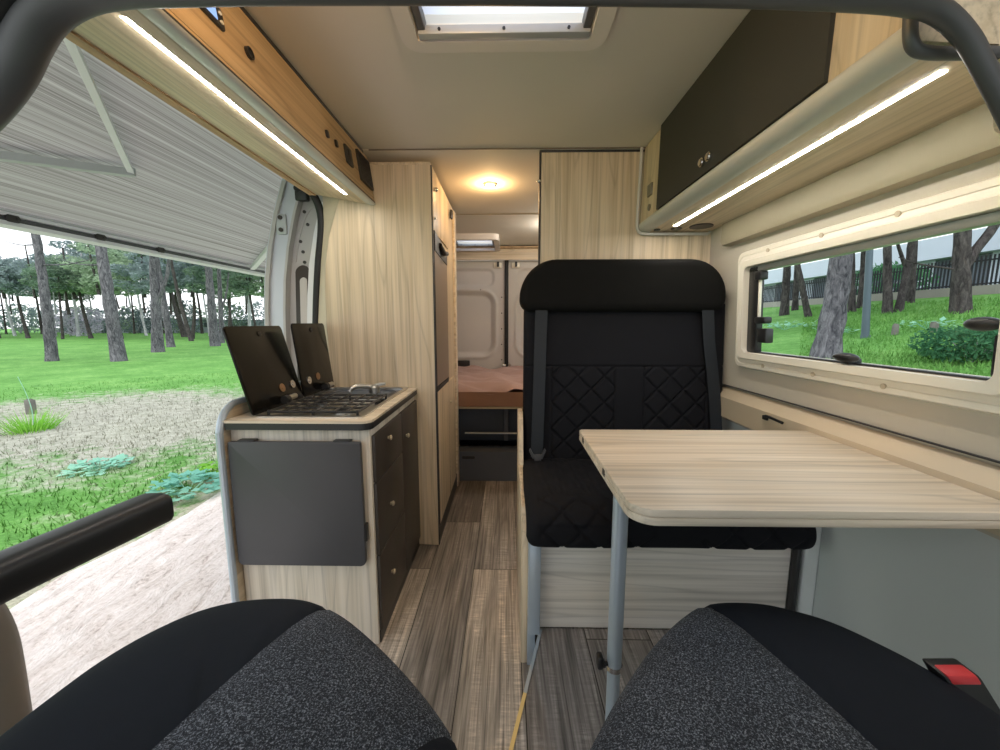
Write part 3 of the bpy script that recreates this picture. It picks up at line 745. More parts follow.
# black wire pan support
gm = MB(); zg = .825
xs_ = [-.80, -.755, -.71, -.665, -.62, -.575, -.53, -.50]
ysg = [1.268, 1.33, 1.39, 1.45, 1.51, 1.578]
for y in (ysg[0], ysg[-1]): gm.tube([(xs_[0], y, zg), (xs_[-1], y, zg)], .0042, 6)
for x in (xs_[0], xs_[-1]): gm.tube([(x, ysg[0], zg), (x, ysg[-1], zg)], .0042, 6)
for y in ysg[1:-1]: gm.tube([(xs_[0], y, zg), (xs_[-1], y, zg)], .0038, 6)
for x in (-.755, -.715, -.65, -.585, -.54): gm.tube([(x, ysg[0], zg), (x, ysg[-1], zg)], .0038, 6)
for x in (xs_[0], -.65, xs_[-1]):
    for y in (ysg[0], ysg[-1]): gm.tube([(x, y, zg+.006), (x, y, .7915)], .0042, 6)
obj('pan_support', gm, 'black', hb)
for (bx, by, br_) in ((-.585, 1.36, .036), (-.715, 1.49, .030)):
    bb = obj('burner', MB().cyl((bx, by, .791), (bx, by, .806), br_, 24).cyl((bx, by, .806), (bx, by, .812), br_*.72, 24), 'steel', hb)
    obj('burner_cap', MB().cyl((bx, by, .8122), (bx, by, .819), br_*.85, 24, br_*.7), 'black', bb)
for k in range(2): obj('control_knob', MB().cyl((-.515, 1.52+k*.04, .791), (-.515, 1.52+k*.04, .812), .013, 16), 'black', hb)
tp = obj('tap', MB().cyl((-.60, 1.735, .805), (-.60, 1.735, .832), .023, 20).cyl((-.60, 1.735, .832), (-.60, 1.735, .842), .023, 20, .015)
         .tube(catmull([(-.60, 1.735, .832), (-.63, 1.725, .838), (-.665, 1.705, .840), (-.685, 1.692, .834), (-.695, 1.685, .820)], 4), [.011]*12+[.010]*5, 12), 'steel', hb)
obj('tap_handle', MB().tube([(-.60, 1.735, .838), (-.575, 1.738, .845), (-.550, 1.735, .848)], [.008, .008, .006], 10), 'steel', tp)
def lid(ya, yb, top, tl, hy, dy_, roset):
    x0, z0 = -.834, .8165; tilt = math.radians(tl)
    def pos(y, s, off=0):  # s up the lid, off towards the aisle
        return (x0-s*math.sin(tilt)+off*math.cos(tilt), y, z0+s*math.cos(tilt)+off*math.sin(tilt))
    m = MB().prism(rr(ya, yb, 0, top, (.012, .012, .016, .016)), 'x', -.003, .003, .001)
    m.xf(lambda x, y, z: pos(y, z, x))
    l = obj('glass_lid', m, 'lidglass', hb)
    obj('finger_hole', MB().tube([pos((ya+yb)/2+.01, top-.028, .0035), pos((ya+yb)/2+.01, top-.028, .006)], .009, 16), 'dark_grey', l)
    d = obj('hinge', MB().tube([pos(hy-.026, .020, .018), pos(hy+.026, .020, .018)], .0105, 14).box(-.832, -.800, hy-.016, hy+.016, .8157, .826, .002), 'steel', l)
    obj('hinge_cap', MB().tube([pos(hy-.05, .018, .018), pos(hy-.026, .018, .018)], .015, 14), 'black', d)
    for (yy, ss, mt) in roset:
        obj('rosette', MB().tube([pos(yy, ss, .0035), pos(yy, ss, .006)], .016, 18).tube([pos(yy, ss, .006), pos(yy, ss, .009)], .007, 12), mt, l)
    return l
lid(1.236, 1.558, .302, 14.5, 1.45, 0, ((1.435, .063, 'copper'), (1.508, .066, 'chrome')))
lid(1.562, 1.842, .304, 6.5, 1.765, 0, ((1.62, .063, 'chrome'), (1.70, .070, 'copper')))

# ================================================================== BENCH
bn = thing('bench_seat', 'black quilted double bench seat on a pale wood box facing the table', 'bench seat', (.5, 1.4, PZ))
obj('seat_box', MB().box(.108, .889, 1.150, 1.70, PZ+.0005, .470, .002), 'wood_base', bn)
sidep = [(1.135, .02), (1.135, .44), (1.15, .49), (1.22, .545), (1.55, .545), (1.60, .60), (1.64, .70), (1.68, .725), (1.71, .725), (1.71, .02)]
obj('side_panel', MB().prism([(1.16, .001), (1.16, .46), (1.20, .53), (1.56, .535), (1.59, .60), (1.62, .70), (1.66, .735), (1.74, .735), (1.74, .001)], 'x', .048, .070, .003), 'wood_z', bn)
obj('panel_filler', MB().box(.070, .106, 1.16, 1.70, .15, .44), 'wood_z', bn)
obj('corner_post', MB().box(.068, .106, 1.115, 1.158, 0.142, .455, .004).box(.068, .094, 1.150, 1.158, .001, .2, .002), 'alu', bn)
obj('side_post', MB().box(.889, .902, 1.125, 1.149, PZ+.001, .455, .003), 'black', bn)
# seat cushion: profile swept along X, rounded ends, quilted top
def path_len(P_):
    d = [0]
    for a, b in zip(P_, P_[1:]): d.append(d[-1]+math.hypot(b[0]-a[0], b[1]-a[1]))
    return d
prof = [(1.645, .530), (1.55, .545), (1.35, .560), (1.20, .565), (1.145, .561), (1.11, .547), (1.090, .522), (1.083, .49), (1.088, .464), (1.104, .449), (1.13, .445)]
cp = catmull([(p[0], 0, p[1]) for p in prof], 7)
CD = path_len([(p.x, p.z) for p in cp])
def quilt(u, v, s):
    a = ((u+v)/s) % 1; b = ((u-v)/s) % 1
    da = min(a, 1-a)*s; db = min(b, 1-b)*s
    d = min(da, db)
    return -.009*math.exp(-(d/.006)**2)
def cush(u, v):
    k = v*(len(cp)-1); i = min(int(k), len(cp)-2); f = k-i
    p = cp[i].lerp(cp[i+1], f); t = (cp[i+1]-cp[i]).normalized(); nrm = Vector((t.z, 0, -t.x))
    if nrm.z < 0 and v < .3: nrm = -nrm
    s = lerp(CD[i], CD[i+1], f); X0, X1 = .060, .922
    x = lerp(X0, X1, u); e = min(x-X0, X1-x); r = .03
    off = -r*(1-math.sqrt(max(0, 1-(1-min(e/r, 1))**2)))
    if .03 < e:
        w_ = sstep(.03, .06, e)
        if .10 < x < .44 or .58 < x < .90: off += quilt(x, s*.95, .112)*.9*w_
        off += .010*math.sin(PI*min(1, e/.35))*(1 if v < .6 else .3)
    nn = Vector((-t.z, 0, t.x)) if False else nrm
    return (x, p.x+nn.x*off, p.z+nn.z*off)
cm = MB().grid(cush, 150, len(cp)-1)
cm.box(.085, .897, 1.13, 1.64, .462, .50, .01)
obj('seat_cushion', cm, 'fabric', bn, sharp=70)
# backrest
def brest(u, v):
    X0, X1, Z0, Z1 = .072, .926, .505, 1.200
    x = lerp(X0, X1, u); z = lerp(Z0, Z1, v)
    e = min(x-X0, X1-x, z-Z0+.02); r = .035
    y = lerp(1.625, 1.672, v)+r*(1-math.sqrt(max(0, 1-(1-min(e/r, 1))**2)))
    y -= .012*math.sin(PI*u)
    if z < .938 and z > .53:
        w_ = sstep(.53, .56, z)*(1-sstep(.93, .938, z))
        for (a, b) in ((.19, .455), (.58, .845)):
            if a < x < b: y -= quilt(x-a, z, .112)*w_
    for xs0 in (.19, .455, .58, .845):
        if z < .938: y += .005*math.exp(-((x-xs0)/.004)**2)
    y += .006*math.exp(-((z-.938)/.004)**2)
    return (x, y, z)
bm_ = MB().grid(brest, 230, 190)
bm_.prism(rr(.074, .928, .505, 1.198, .03), 'y', 1.70, 1.785, .015)
obj('backrest', bm_, 'fabric', bn, sharp=70)
hp = rr(.054, .893, 1.166, 1.378, (.05, .05, .150, .150), 12)
obj('headrest', MB().prism(hp, 'y', 1.612, 1.775, .036, 4), 'headfab', bn, sharp=60)
def strap(pts, w, name='seat_belt'):
    m = MB()
    P_ = [Vector(p) for p in pts]
    vs = []
    for i, p in enumerate(P_):
        t = (P_[min(i+1, len(P_)-1)]-P_[max(i-1, 0)]).normalized()
        sd = t.cross(Vector((0, 1, 0))).normalized()*w/2
        for dy in (0, .003): vs += [p+sd+Vector((0, -dy, 0)), p-sd+Vector((0, -dy, 0))]
    fs = []
    for i in range(len(P_)-1):
        o = i*4
        fs += [(o, o+1, o+5, o+4), (o+2, o+6, o+7, o+3), (o, o+4, o+6, o+2), (o+1, o+3, o+7, o+5)]
    fs += [(0, 2, 3, 1), (len(vs)-4, len(vs)-3, len(vs)-1, len(vs)-2)]
    return m.add(vs, fs)
b1 = obj('seat_belt', strap([(.142, 1.632, 1.180), (.140, 1.640, 1.05), (.134, 1.616, .80), (.128, 1.595, .60), (.127, 1.59, .56)], .050), 'belt', bn)
tg = MB().prism([(.093, .590), (.098, .602), (.112, .574), (.145, .574), (.158, .602), (.164, .590), (.150, .556), (.143, .553), (.143, .520), (.116, .520), (.116, .553), (.108, .556)], 'y', 1.574, 1.584, .002)
tg = obj('belt_tongue', tg, 'rubber', b1)
obj('tongue_slot', MB().box(.123, .136, 1.571, 1.575, .526, .542), 'black', tg)
obj('seat_belt', strap([(.820, 1.632, 1.180), (.838, 1.640, 1.05), (.865, 1.625, .85), (.885, 1.605, .62)], .048), 'belt', bn)

# ================================================================== TABLE
tb = thing('table', 'pale wood table on one grey telescopic leg beside the window wall', 'table', (.55, .9, PZ))
ol = rr(.218, .896, .640, 1.152, (.044, .002, .002, .012), 10)
obj('tabletop', MB().prism(ol, 'z', .7865, .801, .0015), 'wood_pale', tb)
ol2 = rr(.218, .896, .640, 1.152, (.046, .002, .002, .012), 10)
obj('extension_leaf', MB().prism(ol2, 'z', .771, .7855, .0015), 'wood_pale', tb)
for yy in (.845, 1.085): obj('catch', MB().box(.2165, .225, yy-.010, yy+.010, .779, .795, .002), 'brown', tb)
lx, ly = .246, .80
lg = obj('leg', MB().tube([(lx, ly, .765), (lx, ly, .34), (lx, ly, .338)], [.0165, .0165, .0165], 20), 'alu', tb)
obj('lower_tube', MB().tube([(lx, ly, .36), (lx, ly, PZ+.012), (lx, ly, PZ+.001)], [.0145, .0145, .022], 20), 'alu', lg)
obj('collar', MB().tube([(lx, ly, .338), (lx, ly, .350)], .0182, 20), 'chrome', lg)
obj('clamp_knob', MB().tube([(lx-.014, ly-.002, .352), (lx-.034, ly-.004, .352)], .005, 10).box(lx-.040, lx-.026, ly-.012, ly+.010, .342, .372, .004).box(lx-.032, lx-.020, ly-.010, ly+.010, .345, .356, .003), 'black', lg)
obj('leg_bracket', MB().box(lx-.018, lx+.052, ly-.03, ly+.05, .755, .7705, .004).tube([(lx+.02, ly+.01, .762), (lx+.045, ly+.03, .735)], .012, 10), 'dark_grey', lg)
br_ = thing('table_bracket', 'small black table hook on the wall rail behind the table', 'bracket', (.89, 1.27, .78))
obj('hook', MB().tube(catmull([(.8935, 1.335, .798), (.888, 1.325, .804), (.887, 1.30, .804), (.887, 1.24, .801)], 4), .0045, 8), 'black', br_)
obj('plate', MB().box(.889, .8965, 1.32, 1.345, .788, .803, .002), 'dark_grey', br_)

# ================================================================== BED
bd = thing('bed', 'transverse bed with wrinkled dusty pink sheet at the back of the aisle', 'bed', (0, 3.3, 0))
def sheet(u, v):
    x = lerp(-.905, .93, u); y = lerp(2.665, 3.99, v)
    z = .672+.010*math.sin(9*x+5*y+2*math.sin(3*x))+.013*math.sin(14*y-6*x+3*math.sin(5*x))+.009*math.sin(23*x+17*y+2*math.sin(9*y))+.006*math.sin(41*y+12*x)
    z += .008*math.exp(-((math.sin(4*x+7*y))/.18)**2)
    e = v
    z -= .03*(1-sstep(0, .05, v))
    return (x, y, z)
obj('sheet_top', MB().grid(sheet, 110, 90), 'sheet', bd, sharp=80)
def sheetf(u, v):
    x = lerp(-.905, .93, u); z = lerp(.545, .645, v)
    return (x, 2.653+.010*math.sin(PI*v*.5)**2+.004*math.sin(16*x+6*z)+.003*math.sin(40*x), z+.0*x)
mt = MB().grid(sheetf, 120, 8).box(-.90, .925, 2.675, 3.985, .545, .64, .01)
obj('mattress', mt, 'sheet_side', bd, sharp=80)
obj('bed_board', MB().box(-.90, .93, 2.655, 3.99, .527, .540, .002), 'channel', bd)
obj('ledge', MB().box(-.30, .93, 2.70, 2.72, .336, .343), 'alugrey', bd)
sb = thing('storage_box', 'dark navy storage box under the bed', 'storage box', (0, 3.0, 0))
obj('front_board', MB().box(-.90, -.02, 2.80, 2.82, .26, .51, .003).box(.01, .93, 2.84, 2.86, .26, .51, .003), 'navy', sb)
obj('divider', MB().box(-.02, .01, 2.78, 3.2, .26, .505, .002), 'slate', sb)
obj('shell', MB().box(-.90, .93, 2.86, 3.9, .24, .26).box(-.90, .93, 3.5, 3.52, .0, .5), 'navy', sb)
dw = thing('step_box', 'low slate grey box with slot handle at the foot of the bed', 'step box', (0, 2.75, 0))
obj('body', MB().box(-.362, .93, 2.662, 2.79, .001, .216), 'slate', dw)
obj('slot_handle', MB().prism(rr(-.318, -.225, .165, .185, .008), 'y', 2.656, 2.664, .002), 'black', dw)

# ================================================================== SWIVEL SEATS
def seat(name, label, outline, c, seams, lift):
    """outline: where the cushion is widest; dome above it"""
    t = thing(name, label, 'seat', (c[0], c[1], 0))
    ol = catmull([(p[0], p[1], 0) for p in outline]+[(outline[0][0], outline[0][1], 0)], 4)[:-1]
    n = len(ol); b = bmesh.new()
    prof = [(0, .662), (.25, .661), (.5, .657), (.68, .651), (.80, .643), (.88, .634), (.94, .621), (.98, .604), (1.0, .585), (.995, .565), (.97, .54), (.90, .50)]
    rows = []
    ctr = b.verts.new((c[0], c[1], prof[0][1]+lift))
    for (s, z) in prof[1:]:
        rows.append([b.verts.new((c[0]+(p.x-c[0])*s, c[1]+(p.y-c[1])*s, z+lift)) for p in ol])
    for i in range(n): b.faces.new((ctr, rows[0][i], rows[0][(i+1) % n]))
    for r0, r1 in zip(rows, rows[1:]):
        for i in range(n): b.faces.new((r0[i], r1[i], r1[(i+1) % n], r0[(i+1) % n]))
    b.faces.new(rows[-1])
    for (p, q) in seams:
        d = Vector((q[0]-p[0], q[1]-p[1], 0)); nn = Vector((-d.y, d.x, 0)).normalized()
        g = b.verts[:]+b.edges[:]+b.faces[:]
        bmesh.ops.bisect_plane(b, geom=g, plane_co=(p[0], p[1], 0), plane_no=nn)
    bmesh.ops.recalc_face_normals(b, faces=list(b.faces))
    def side(pt):
        for k, (p, q) in enumerate(seams):
            if (q[0]-p[0])*(pt.y-p[1])-(q[1]-p[1])*(pt.x-p[0]) > 0: return k+1
        return 0
    for k, nm, mt in ((0, 'seat_cushion', 'speckle'), (1, 'side_bolster', 'bolster'), (2, 'side_bolster', 'bolster')):
        m = MB(); idx = {}
        for f in b.faces:
            if side(f.calc_center_median()) == k:
                vv = []
                for v in f.verts:
                    if v not in idx:
                        # a shallow seam groove where two fabrics meet
                        dmin = min(abs((q[0]-p[0])*(v.co.y-p[1])-(q[1]-p[1])*(v.co.x-p[0]))/math.hypot(q[0]-p[0], q[1]-p[1]) for p, q in seams)
                        idx[v] = len(m.v); m.v.append((v.co.x, v.co.y, v.co.z-(.004 if dmin < .003 else 0)))
                    vv.append(idx[v])
                m.f.append(tuple(vv))
        if m.f: obj(nm, m, mt, t, fixn=False, sharp=70)
    b.free()
    obj('pedestal', MB().cyl((c[0], c[1], lift*0+.0), (c[0], c[1], .02), .17, 24).box(c[0]-.17, c[0]+.17, c[1]-.17, c[1]+.15, .02, .46, .03).cyl((c[0], c[1], .46), (c[0], c[1], .502), .15, 24) if c[0] < 0 else
        MB().cyl((c[0], c[1], PZ), (c[0], c[1], PZ+.02), .17, 24).box(c[0]-.17, c[0]+.17, c[1]-.17, c[1]+.15, PZ+.02, .46, .03).cyl((c[0], c[1], .46), (c[0], c[1], .502), .15, 24), 'black', t)
    return t
LO = [(-.636, .36), (-.634, .414), (-.630, .464), (-.621, .52), (-.597, .575), (-.552, .628), (-.484, .658), (-.392, .664), (-.326, .645), (-.254, .604), (-.164, .531), (-.090, .459), (-.050, .405), (-.022, .33), (-.035, .21), (-.10, .11), (-.25, .03), (-.45, .03), (-.58, .11), (-.63, .25)]
Ls = seat('swivel_seat', 'swivel seat with armrest, its grey speckled cushion beside the sliding door opening', LO, (-.33, .33),
          [((-.390, .352), (-.321, .615)), ((-.058, .435), (-.22, .24))], 0)
RO = [(.042, .32), (.062, .37), (.098, .416), (.152, .484), (.231, .570), (.320, .644), (.380, .667), (.455, .668), (.507, .652), (.557, .624), (.598, .576), (.627, .528), (.651, .458), (.665, .36), (.65, .2), (.55, .07), (.38, .03), (.18, .06), (.07, .17)]
Rs = seat('swivel_seat', 'swivel seat with grey speckled cushion beside the table leg and red seat belt buckle', RO, (.36, .33),
          [((.356, .620), (.408, .368)), ((-.3, .1), (-.31, .2))], 0)
def backrest(t, x0, x1, tilt):
    m = MB().prism(rr(x0, x1, .56, 1.20, (.08, .08, .12, .12), 8), 'y', -.10, .02, .035, 4)
    m.xf(lambda x, y, z: (x, y-(z-.6)*.22-.02, z))
    obj('backrest', m, 'bolster', t, sharp=60)
    h = MB().prism(rr((x0+x1)/2-.13, (x0+x1)/2+.13, 1.23, 1.43, .07, 8), 'y', -.09, .0, .03, 4)
    h.xf(lambda x, y, z: (x, y-(z-.6)*.22-.02, z))
    obj('headrest', h, 'bolster', t, sharp=60)
backrest(Ls, -.72, -.20, 0); backrest(Rs, .20, .72, 0)
am = MB(); pa = catmull([(x_-.020, y_, z_+.010) for x_, y_, z_ in [(-.718, .768, .724), (-.7185, .766, .724), (-.7215, .75, .724), (-.730, .70, .724), (-.745, .62, .723), (-.762, .53, .721), (-.785, .35, .715), (-.80, .10, .70), (-.80, -.02, .70)]], 5)
vs, fs = [], []; SG = 24
for i, p in enumerate(pa):
    k = min(1, (i+1)/11); q = (1-(1-k)**3)**(1/3)
    hw, hh = .036*(.25+.75*q), .033*(.25+.75*q)
    for a in range(SG):
        c_, s_ = math.cos(2*PI*a/SG), math.sin(2*PI*a/SG); rr_ = (abs(c_)**4+abs(s_)**4)**-.25
        vs.append((p.x+hw*c_*rr_, p.y, p.z+hh*s_*rr_))
for i in range(len(pa)-1):
    for a in range(SG): fs.append((i*SG+a, i*SG+(a+1) % SG, (i+1)*SG+(a+1) % SG, (i+1)*SG+a))
fs += [tuple(range(SG)), tuple((len(pa)-1)*SG+a for a in range(SG))]
am.add(vs, fs)
arm = obj('armrest', am, 'black', Ls, sharp=60)
obj('armrest_pivot', MB().cyl((-.80, .0, .70), (-.70, .0, .70), .03, 16), 'black', Ls)
# red seat belt buckle
bk = thing('seat_belt_buckle', 'black seat belt buckle with red button beside the window wall', 'buckle', (.66, .47, .55))
def shx(mb):  # the stem leans out and down towards the wall
    return mb.xf(lambda x, y, z: (.618+x*.95+.55*(-z), .497+y-.25*(-z), .645+z+.02*x))
obj('buckle_body', shx(MB().box(-.026, .026, -.016, .016, -.15, 0, .004)), 'black', bk)
obj('release_button', shx(MB().box(-.021, .021, -.0175, .002, -.010, .0020, .003)), 'red', bk)

# ================================================================== SLIDING DOOR (slid back, outside the body)
sd = thing('sliding_door', 'slid back grey metal van door standing open behind the hob lids', 'van door', (-1.1, 2.4, -.05))
OX = [(-.35, -1.215), (.60, -1.215), (1.11, -1.203), (1.30, -1.188), (1.417, -1.172), (1.521, -1.150), (1.65, -1.115), (1.806, -1.060)]
def lsec(name, x0f, x1f, y0, y1, z0, z1, mt, n=14):
    m = MB()
    zs_ = [lerp(z0, z1, i/n) for i in range(n+1)]
    for za, zb in zip(zs_, zs_[1:]):
        q = []
        for zq in (za, zb):
            a, b = interp(OX, zq)+x0f, interp(OX, zq)+x1f
            q += [(a, y0, zq), (b, y0, zq), (b, y1, zq), (a, y1, zq)]
        m.add(q, [(0, 1, 5, 4), (1, 2, 6, 5), (2, 3, 7, 6), (3, 0, 4, 7)]+([(0, 3, 2, 1)] if za == z0 else [])+([(4, 5, 6, 7)] if zb == z1 else []))
    return obj(name, m, mt, sd, sharp=30)
lsec('outer_skin', -.012, .006, 1.945, 3.15, -.35, 1.80, 'van_metal')
lsec('edge_face', .006, .088, 1.95, 1.99, -.35, 1.795, 'van_metal')
lsec('flange', -.002, .016, 1.935, 1.952, -.35, 1.79, 'van_beige')
lsec('inner_frame', .090, .205, 1.985, 2.04, -.35, 1.78, 'van_beige')
lsec('frame_ridge', .084, .096, 1.944, 1.99, -.35, 1.785, 'van_beige')
lsec('inner_panel', .10, .20, 2.04, 3.1, -.35, 1.70, 'van_beige')
lsec('white_strip', .196, .232, 1.962, 1.975, -.35, 1.70, 'white')
gp = MB().prism(rr(.122, .192, .60, 1.405, (.02, .02, .035, .035)), 'y', 1.974, 1.986, .004)
gp.xf(lambda x, y, z: (interp(OX, z)+x, y, z)); gp = obj('grip_recess', gp, 'brown', sd)
gi = MB().prism(rr(.150, .186, .62, 1.345, .018), 'y', 1.969, 1.976, .003)
gi.xf(lambda x, y, z: (interp(OX, z)+x, y, z)); obj('recess_back', gi, 'door_beige', gp)
st_ = MB().prism(rr(-1.115, -1.065, 1.545, 1.64, .008), 'y', 1.938, 1.951, .003); st_ = obj('striker_plate', st_, 'alugrey', sd)
for zc in (1.565, 1.622): obj('bolt', MB().cyl((-1.09, 1.930, zc), (-1.09, 1.94, zc), .010, 10), 'brown', st_)
obj('roller_bracket', MB().box(-1.015, -.955, 1.935, 1.97, 1.70, 1.775, .008).cyl((-1.0, 1.93, 1.755), (-1.0, 1.95, 1.755), .014, 12), 'black', sd)
for (xx, zc) in ((-.955, 1.66), (-.985, 1.60), (-1.005, 1.52), (-.985, 1.47), (-1.03, 1.42), (-1.045, 1.30)):
    obj('drain_hole', MB().cyl((interp(OX, zc)+.112+((xx*37) % .06), 1.980, zc), (interp(OX, zc)+.112+((xx*37) % .06), 1.986, zc), .008, 10), 'dark_grey', sd)

arch_ = [(interp(OX, zq)+o_, 1.984, zq) for o_, zq in ((.115, 1.42), (.116, 1.52), (.120, 1.60), (.134, 1.66), (.158, 1.685), (.182, 1.665), (.194, 1.60), (.197, 1.48))]
obj('pressed_ridge', MB().tube(catmull(arch_, 4), .006, 8), 'van_beige', sd)
# ================================================================== AWNING
aw = thing('awning', 'grey striped awning rolled out beside the van over the grass', 'awning', (-1.8, 2.4, 1.6))
A0, A1 = (-1.06, 1.968), (-2.60, 1.690)
def awz(x): return lerp(A0[1], A1[1], (x-A0[0])/(A1[0]-A0[0]))
fm = MB().grid(lambda u, v: (lerp(A0[0], A1[0], u), lerp(-.6, 5.2, v), awz(lerp(A0[0], A1[0], u))-.012*math.sin(PI*u)), 24, 8)
obj('fabric', fm, 'awning', aw)
rl = [(-2.560, 1.700), (-2.555, 1.668), (-2.585, 1.664), (-2.585, 1.642), (-2.560, 1.640), (-2.555, 1.618), (-2.600, 1.606), (-2.655, 1.63), (-2.655, 1.715), (-2.60, 1.725)]
obj('front_rail', MB().prism(rl, 'y', -.6, 5.2), 'aluwhite', aw, smooth=False)
obj('rail_slot', MB().box(-2.584, -2.566, -.6, 5.2, 1.643, 1.663, .002), 'rubber', aw)
obj('rail_groove', MB().box(-2.5575, -2.553, -.6, 5.2, 1.684, 1.688), 'alugrey', aw)
for yy in (2.06, 2.50, 2.93):
    obj('rail_clip', MB().box(-2.575, -2.548, yy-.026, yy+.026, 1.636, 1.672, .005).cyl((-2.55, yy+.016, 1.655), (-2.542, yy+.016, 1.655), .009, 10), 'dark_grey', aw)
obj('cassette', MB().prism(rr(-1.10, -.96, 1.94, 2.08, .03), 'y', -.7, 5.2), 'aluwhite', aw)
def arm_(p, q, w, h, mt, nm):
    p, q = Vector(p), Vector(q); d = (q-p).normalized(); s = d.cross(Vector((0, 0, 1))).normalized()*w/2; u = s.cross(d).normalized()*h/2
    vs = [c+a*s+b*u for c in (p, q) for a, b in ((-1, -1), (1, -1), (1, 1), (-1, 1))]
    return obj(nm, MB().add(vs, [(0, 1, 2, 3), (4, 7, 6, 5), (0, 4, 5, 1), (1, 5, 6, 2), (2, 6, 7, 3), (3, 7, 4, 0)]), mt, aw, smooth=False)
e1 = (-1.722, 1.862, 1.804)
arm_((-1.10, 1.02, 1.915), e1, .022, .022, 'aluwhite', 'upper_arm')
arm_((e1[0], e1[1], e1[2]-.004), (-2.50, .88, awz(-2.50)-.045), .040, .030, 'alugrey', 'lower_arm')
obj('elbow', MB().cyl((e1[0], e1[1], e1[2]-.016), (e1[0], e1[1], e1[2]+.018), .017, 16), 'alugrey', aw)
arm_((-2.52, 3.92, awz(-2.52)-.045), (-1.70, 3.06, awz(-1.70)-.045), .040, .035, 'aluwhite', 'lower_arm')
arm_((-1.70, 3.06, awz(-1.70)-.045), (-1.10, 3.9, awz(-1.10)-.045), .025, .025, 'aluwhite', 'upper_arm')

# ================================================================== OUTSIDE
def gz(x, y=0):
    return -.45+.19*max(0, min(x, 14)-1.3)
def ground(u, v):
    x = lerp(-130, -2.55, u**.35); y = lerp(-20, 160, v)
    return (x, y, -.45)
struct('ground', MB().grid(lambda u, v: (lerp(-140, -2.3, u), lerp(-20, 170, v), -.452), 8, 8), 'grass', origin=(0, 0, 0), smooth=False)
pb = [(-2.3, -6)]+[(-2.66+.06*math.sin(y*2.3)+.04*math.sin(y*5.1)-.012*y, y) for y in [i*.4-5 for i in range(60)]]
pp = [(1.3, -6)]+[(x, y) for x, y in pb[1:]]+[(1.3, 20)]
struct('path', MB().prism(pp, 'z', -.50, -.445), 'path', origin=(0, 0, 0), smooth=False)
bank = MB().grid(lambda u, v: (lerp(1.3, 14.2, u), lerp(-6, 40, v), gz(lerp(1.3, 14.2, u))+.05*math.sin(u*9+v*31)*min(1, u*4)*(1-u)), 40, 60)
bank.add([(14.2, -6, gz(14)), (60, -6, gz(14)), (60, 60, gz(14)), (14.2, 60, gz(14))], [(0, 1, 2, 3)])
struct('bank', bank, 'grass_bank', origin=(0, 0, 0))

def blades(area, n, hmin, hmax, zf, wd=.012):
    m = MB()
    for _ in range(n):
        x, y = area(); h_ = random.uniform(hmin, hmax); a = random.uniform(0, 2*PI); z = zf(x, y)
        dx, dy = math.cos(a)*wd, math.sin(a)*wd; lx_, ly_ = random.uniform(-.6, .6)*h_, random.uniform(-.6, .6)*h_
        m.add([(x-dx, y-dy, z-.01), (x+dx, y+dy, z-.01), (x+lx_, y+ly_, z+h_)], [(0, 1, 2)])
    return m
def la():
    while True:
        d = 3.0+12*random.random()**1.6; ang = random.uniform(.42, 1.35)
        x, y = -d*math.sin(ang)*1.0, d*math.cos(ang)+.2
        if x < -2.78-.15*random.random(): return x, y
tag(obj('grass', blades(la, 17000, .02, .065, lambda x, y: -.452, .008), 'grass', origin=(0, 0, 0), smooth=False, fixn=False), 'green and dry grass covering the ground beyond the gravel path', 'grass', kind='stuff')
def ra():
    x = 3.5+9.5*random.random(); return x, x*random.uniform(.62, 1.35)
tag(obj('grass', blades(ra, 16000, .03, .12, lambda x, y: gz(x), .014), 'grass_bank', origin=(0, 0, 0), smooth=False, fixn=False), 'green grass growing on the bank outside the window', 'grass', kind='stuff')

def leaves(blobs, n, size, squash=.5):
    m = MB()
    tot = sum(b[1][0]*b[1][1]*b[1][2] for b in blobs)
    for c, r in blobs:
        k = int(n*r[0]*r[1]*r[2]/tot)+3
        for _ in range(k):
            while True:
                p = Vector((random.uniform(-1, 1), random.uniform(-1, 1), random.uniform(-1, 1)))
                if p.length < 1: break
            p = p.normalized()*(p.length**.45)
            q = Vector((c[0]+p.x*r[0], c[1]+p.y*r[1], c[2]+p.z*r[2]))
            d = Vector((random.gauss(0, 1), random.gauss(0, 1), random.gauss(0, squash))).normalized()
            e = d.cross(Vector((random.gauss(0, 1), random.gauss(0, 1), random.gauss(0, 1)))).normalized()
            s = size*random.uniform(.6, 1.3)
            m.add([q-d*s, q+e*s*.35, q+d*s, q-e*s*.35], [(0, 1, 2, 3)])
    return m
def trunk_pts(base, top, bend, n=8):
    P_ = []
    for i in range(n+1):
        t = i/n
        P_.append((lerp(base[0], top[0], t)+bend[0]*math.sin(PI*t)+.03*math.sin(5*t+base[0]), lerp(base[1], top[1], t)+bend[1]*math.sin(PI*t), lerp(base[2]-.1, top[2], t)))
    return P_
CROWNS = {}
def crown_mesh(kind):
    if kind in CROWNS: return CROWNS[kind]
    blobs = [((random.uniform(-1.6, 1.6), random.uniform(-1.6, 1.6), random.uniform(-1.5, 1.5)), (random.uniform(.7, 1.3), random.uniform(.7, 1.3), random.uniform(.3, .55))) for _ in range(16)]
    m = leaves(blobs, 4200, .15)
    me = bpy.data.meshes.new('crown'); me.from_pydata(m.v, [], m.f)
    CROWNS[kind] = me; return me
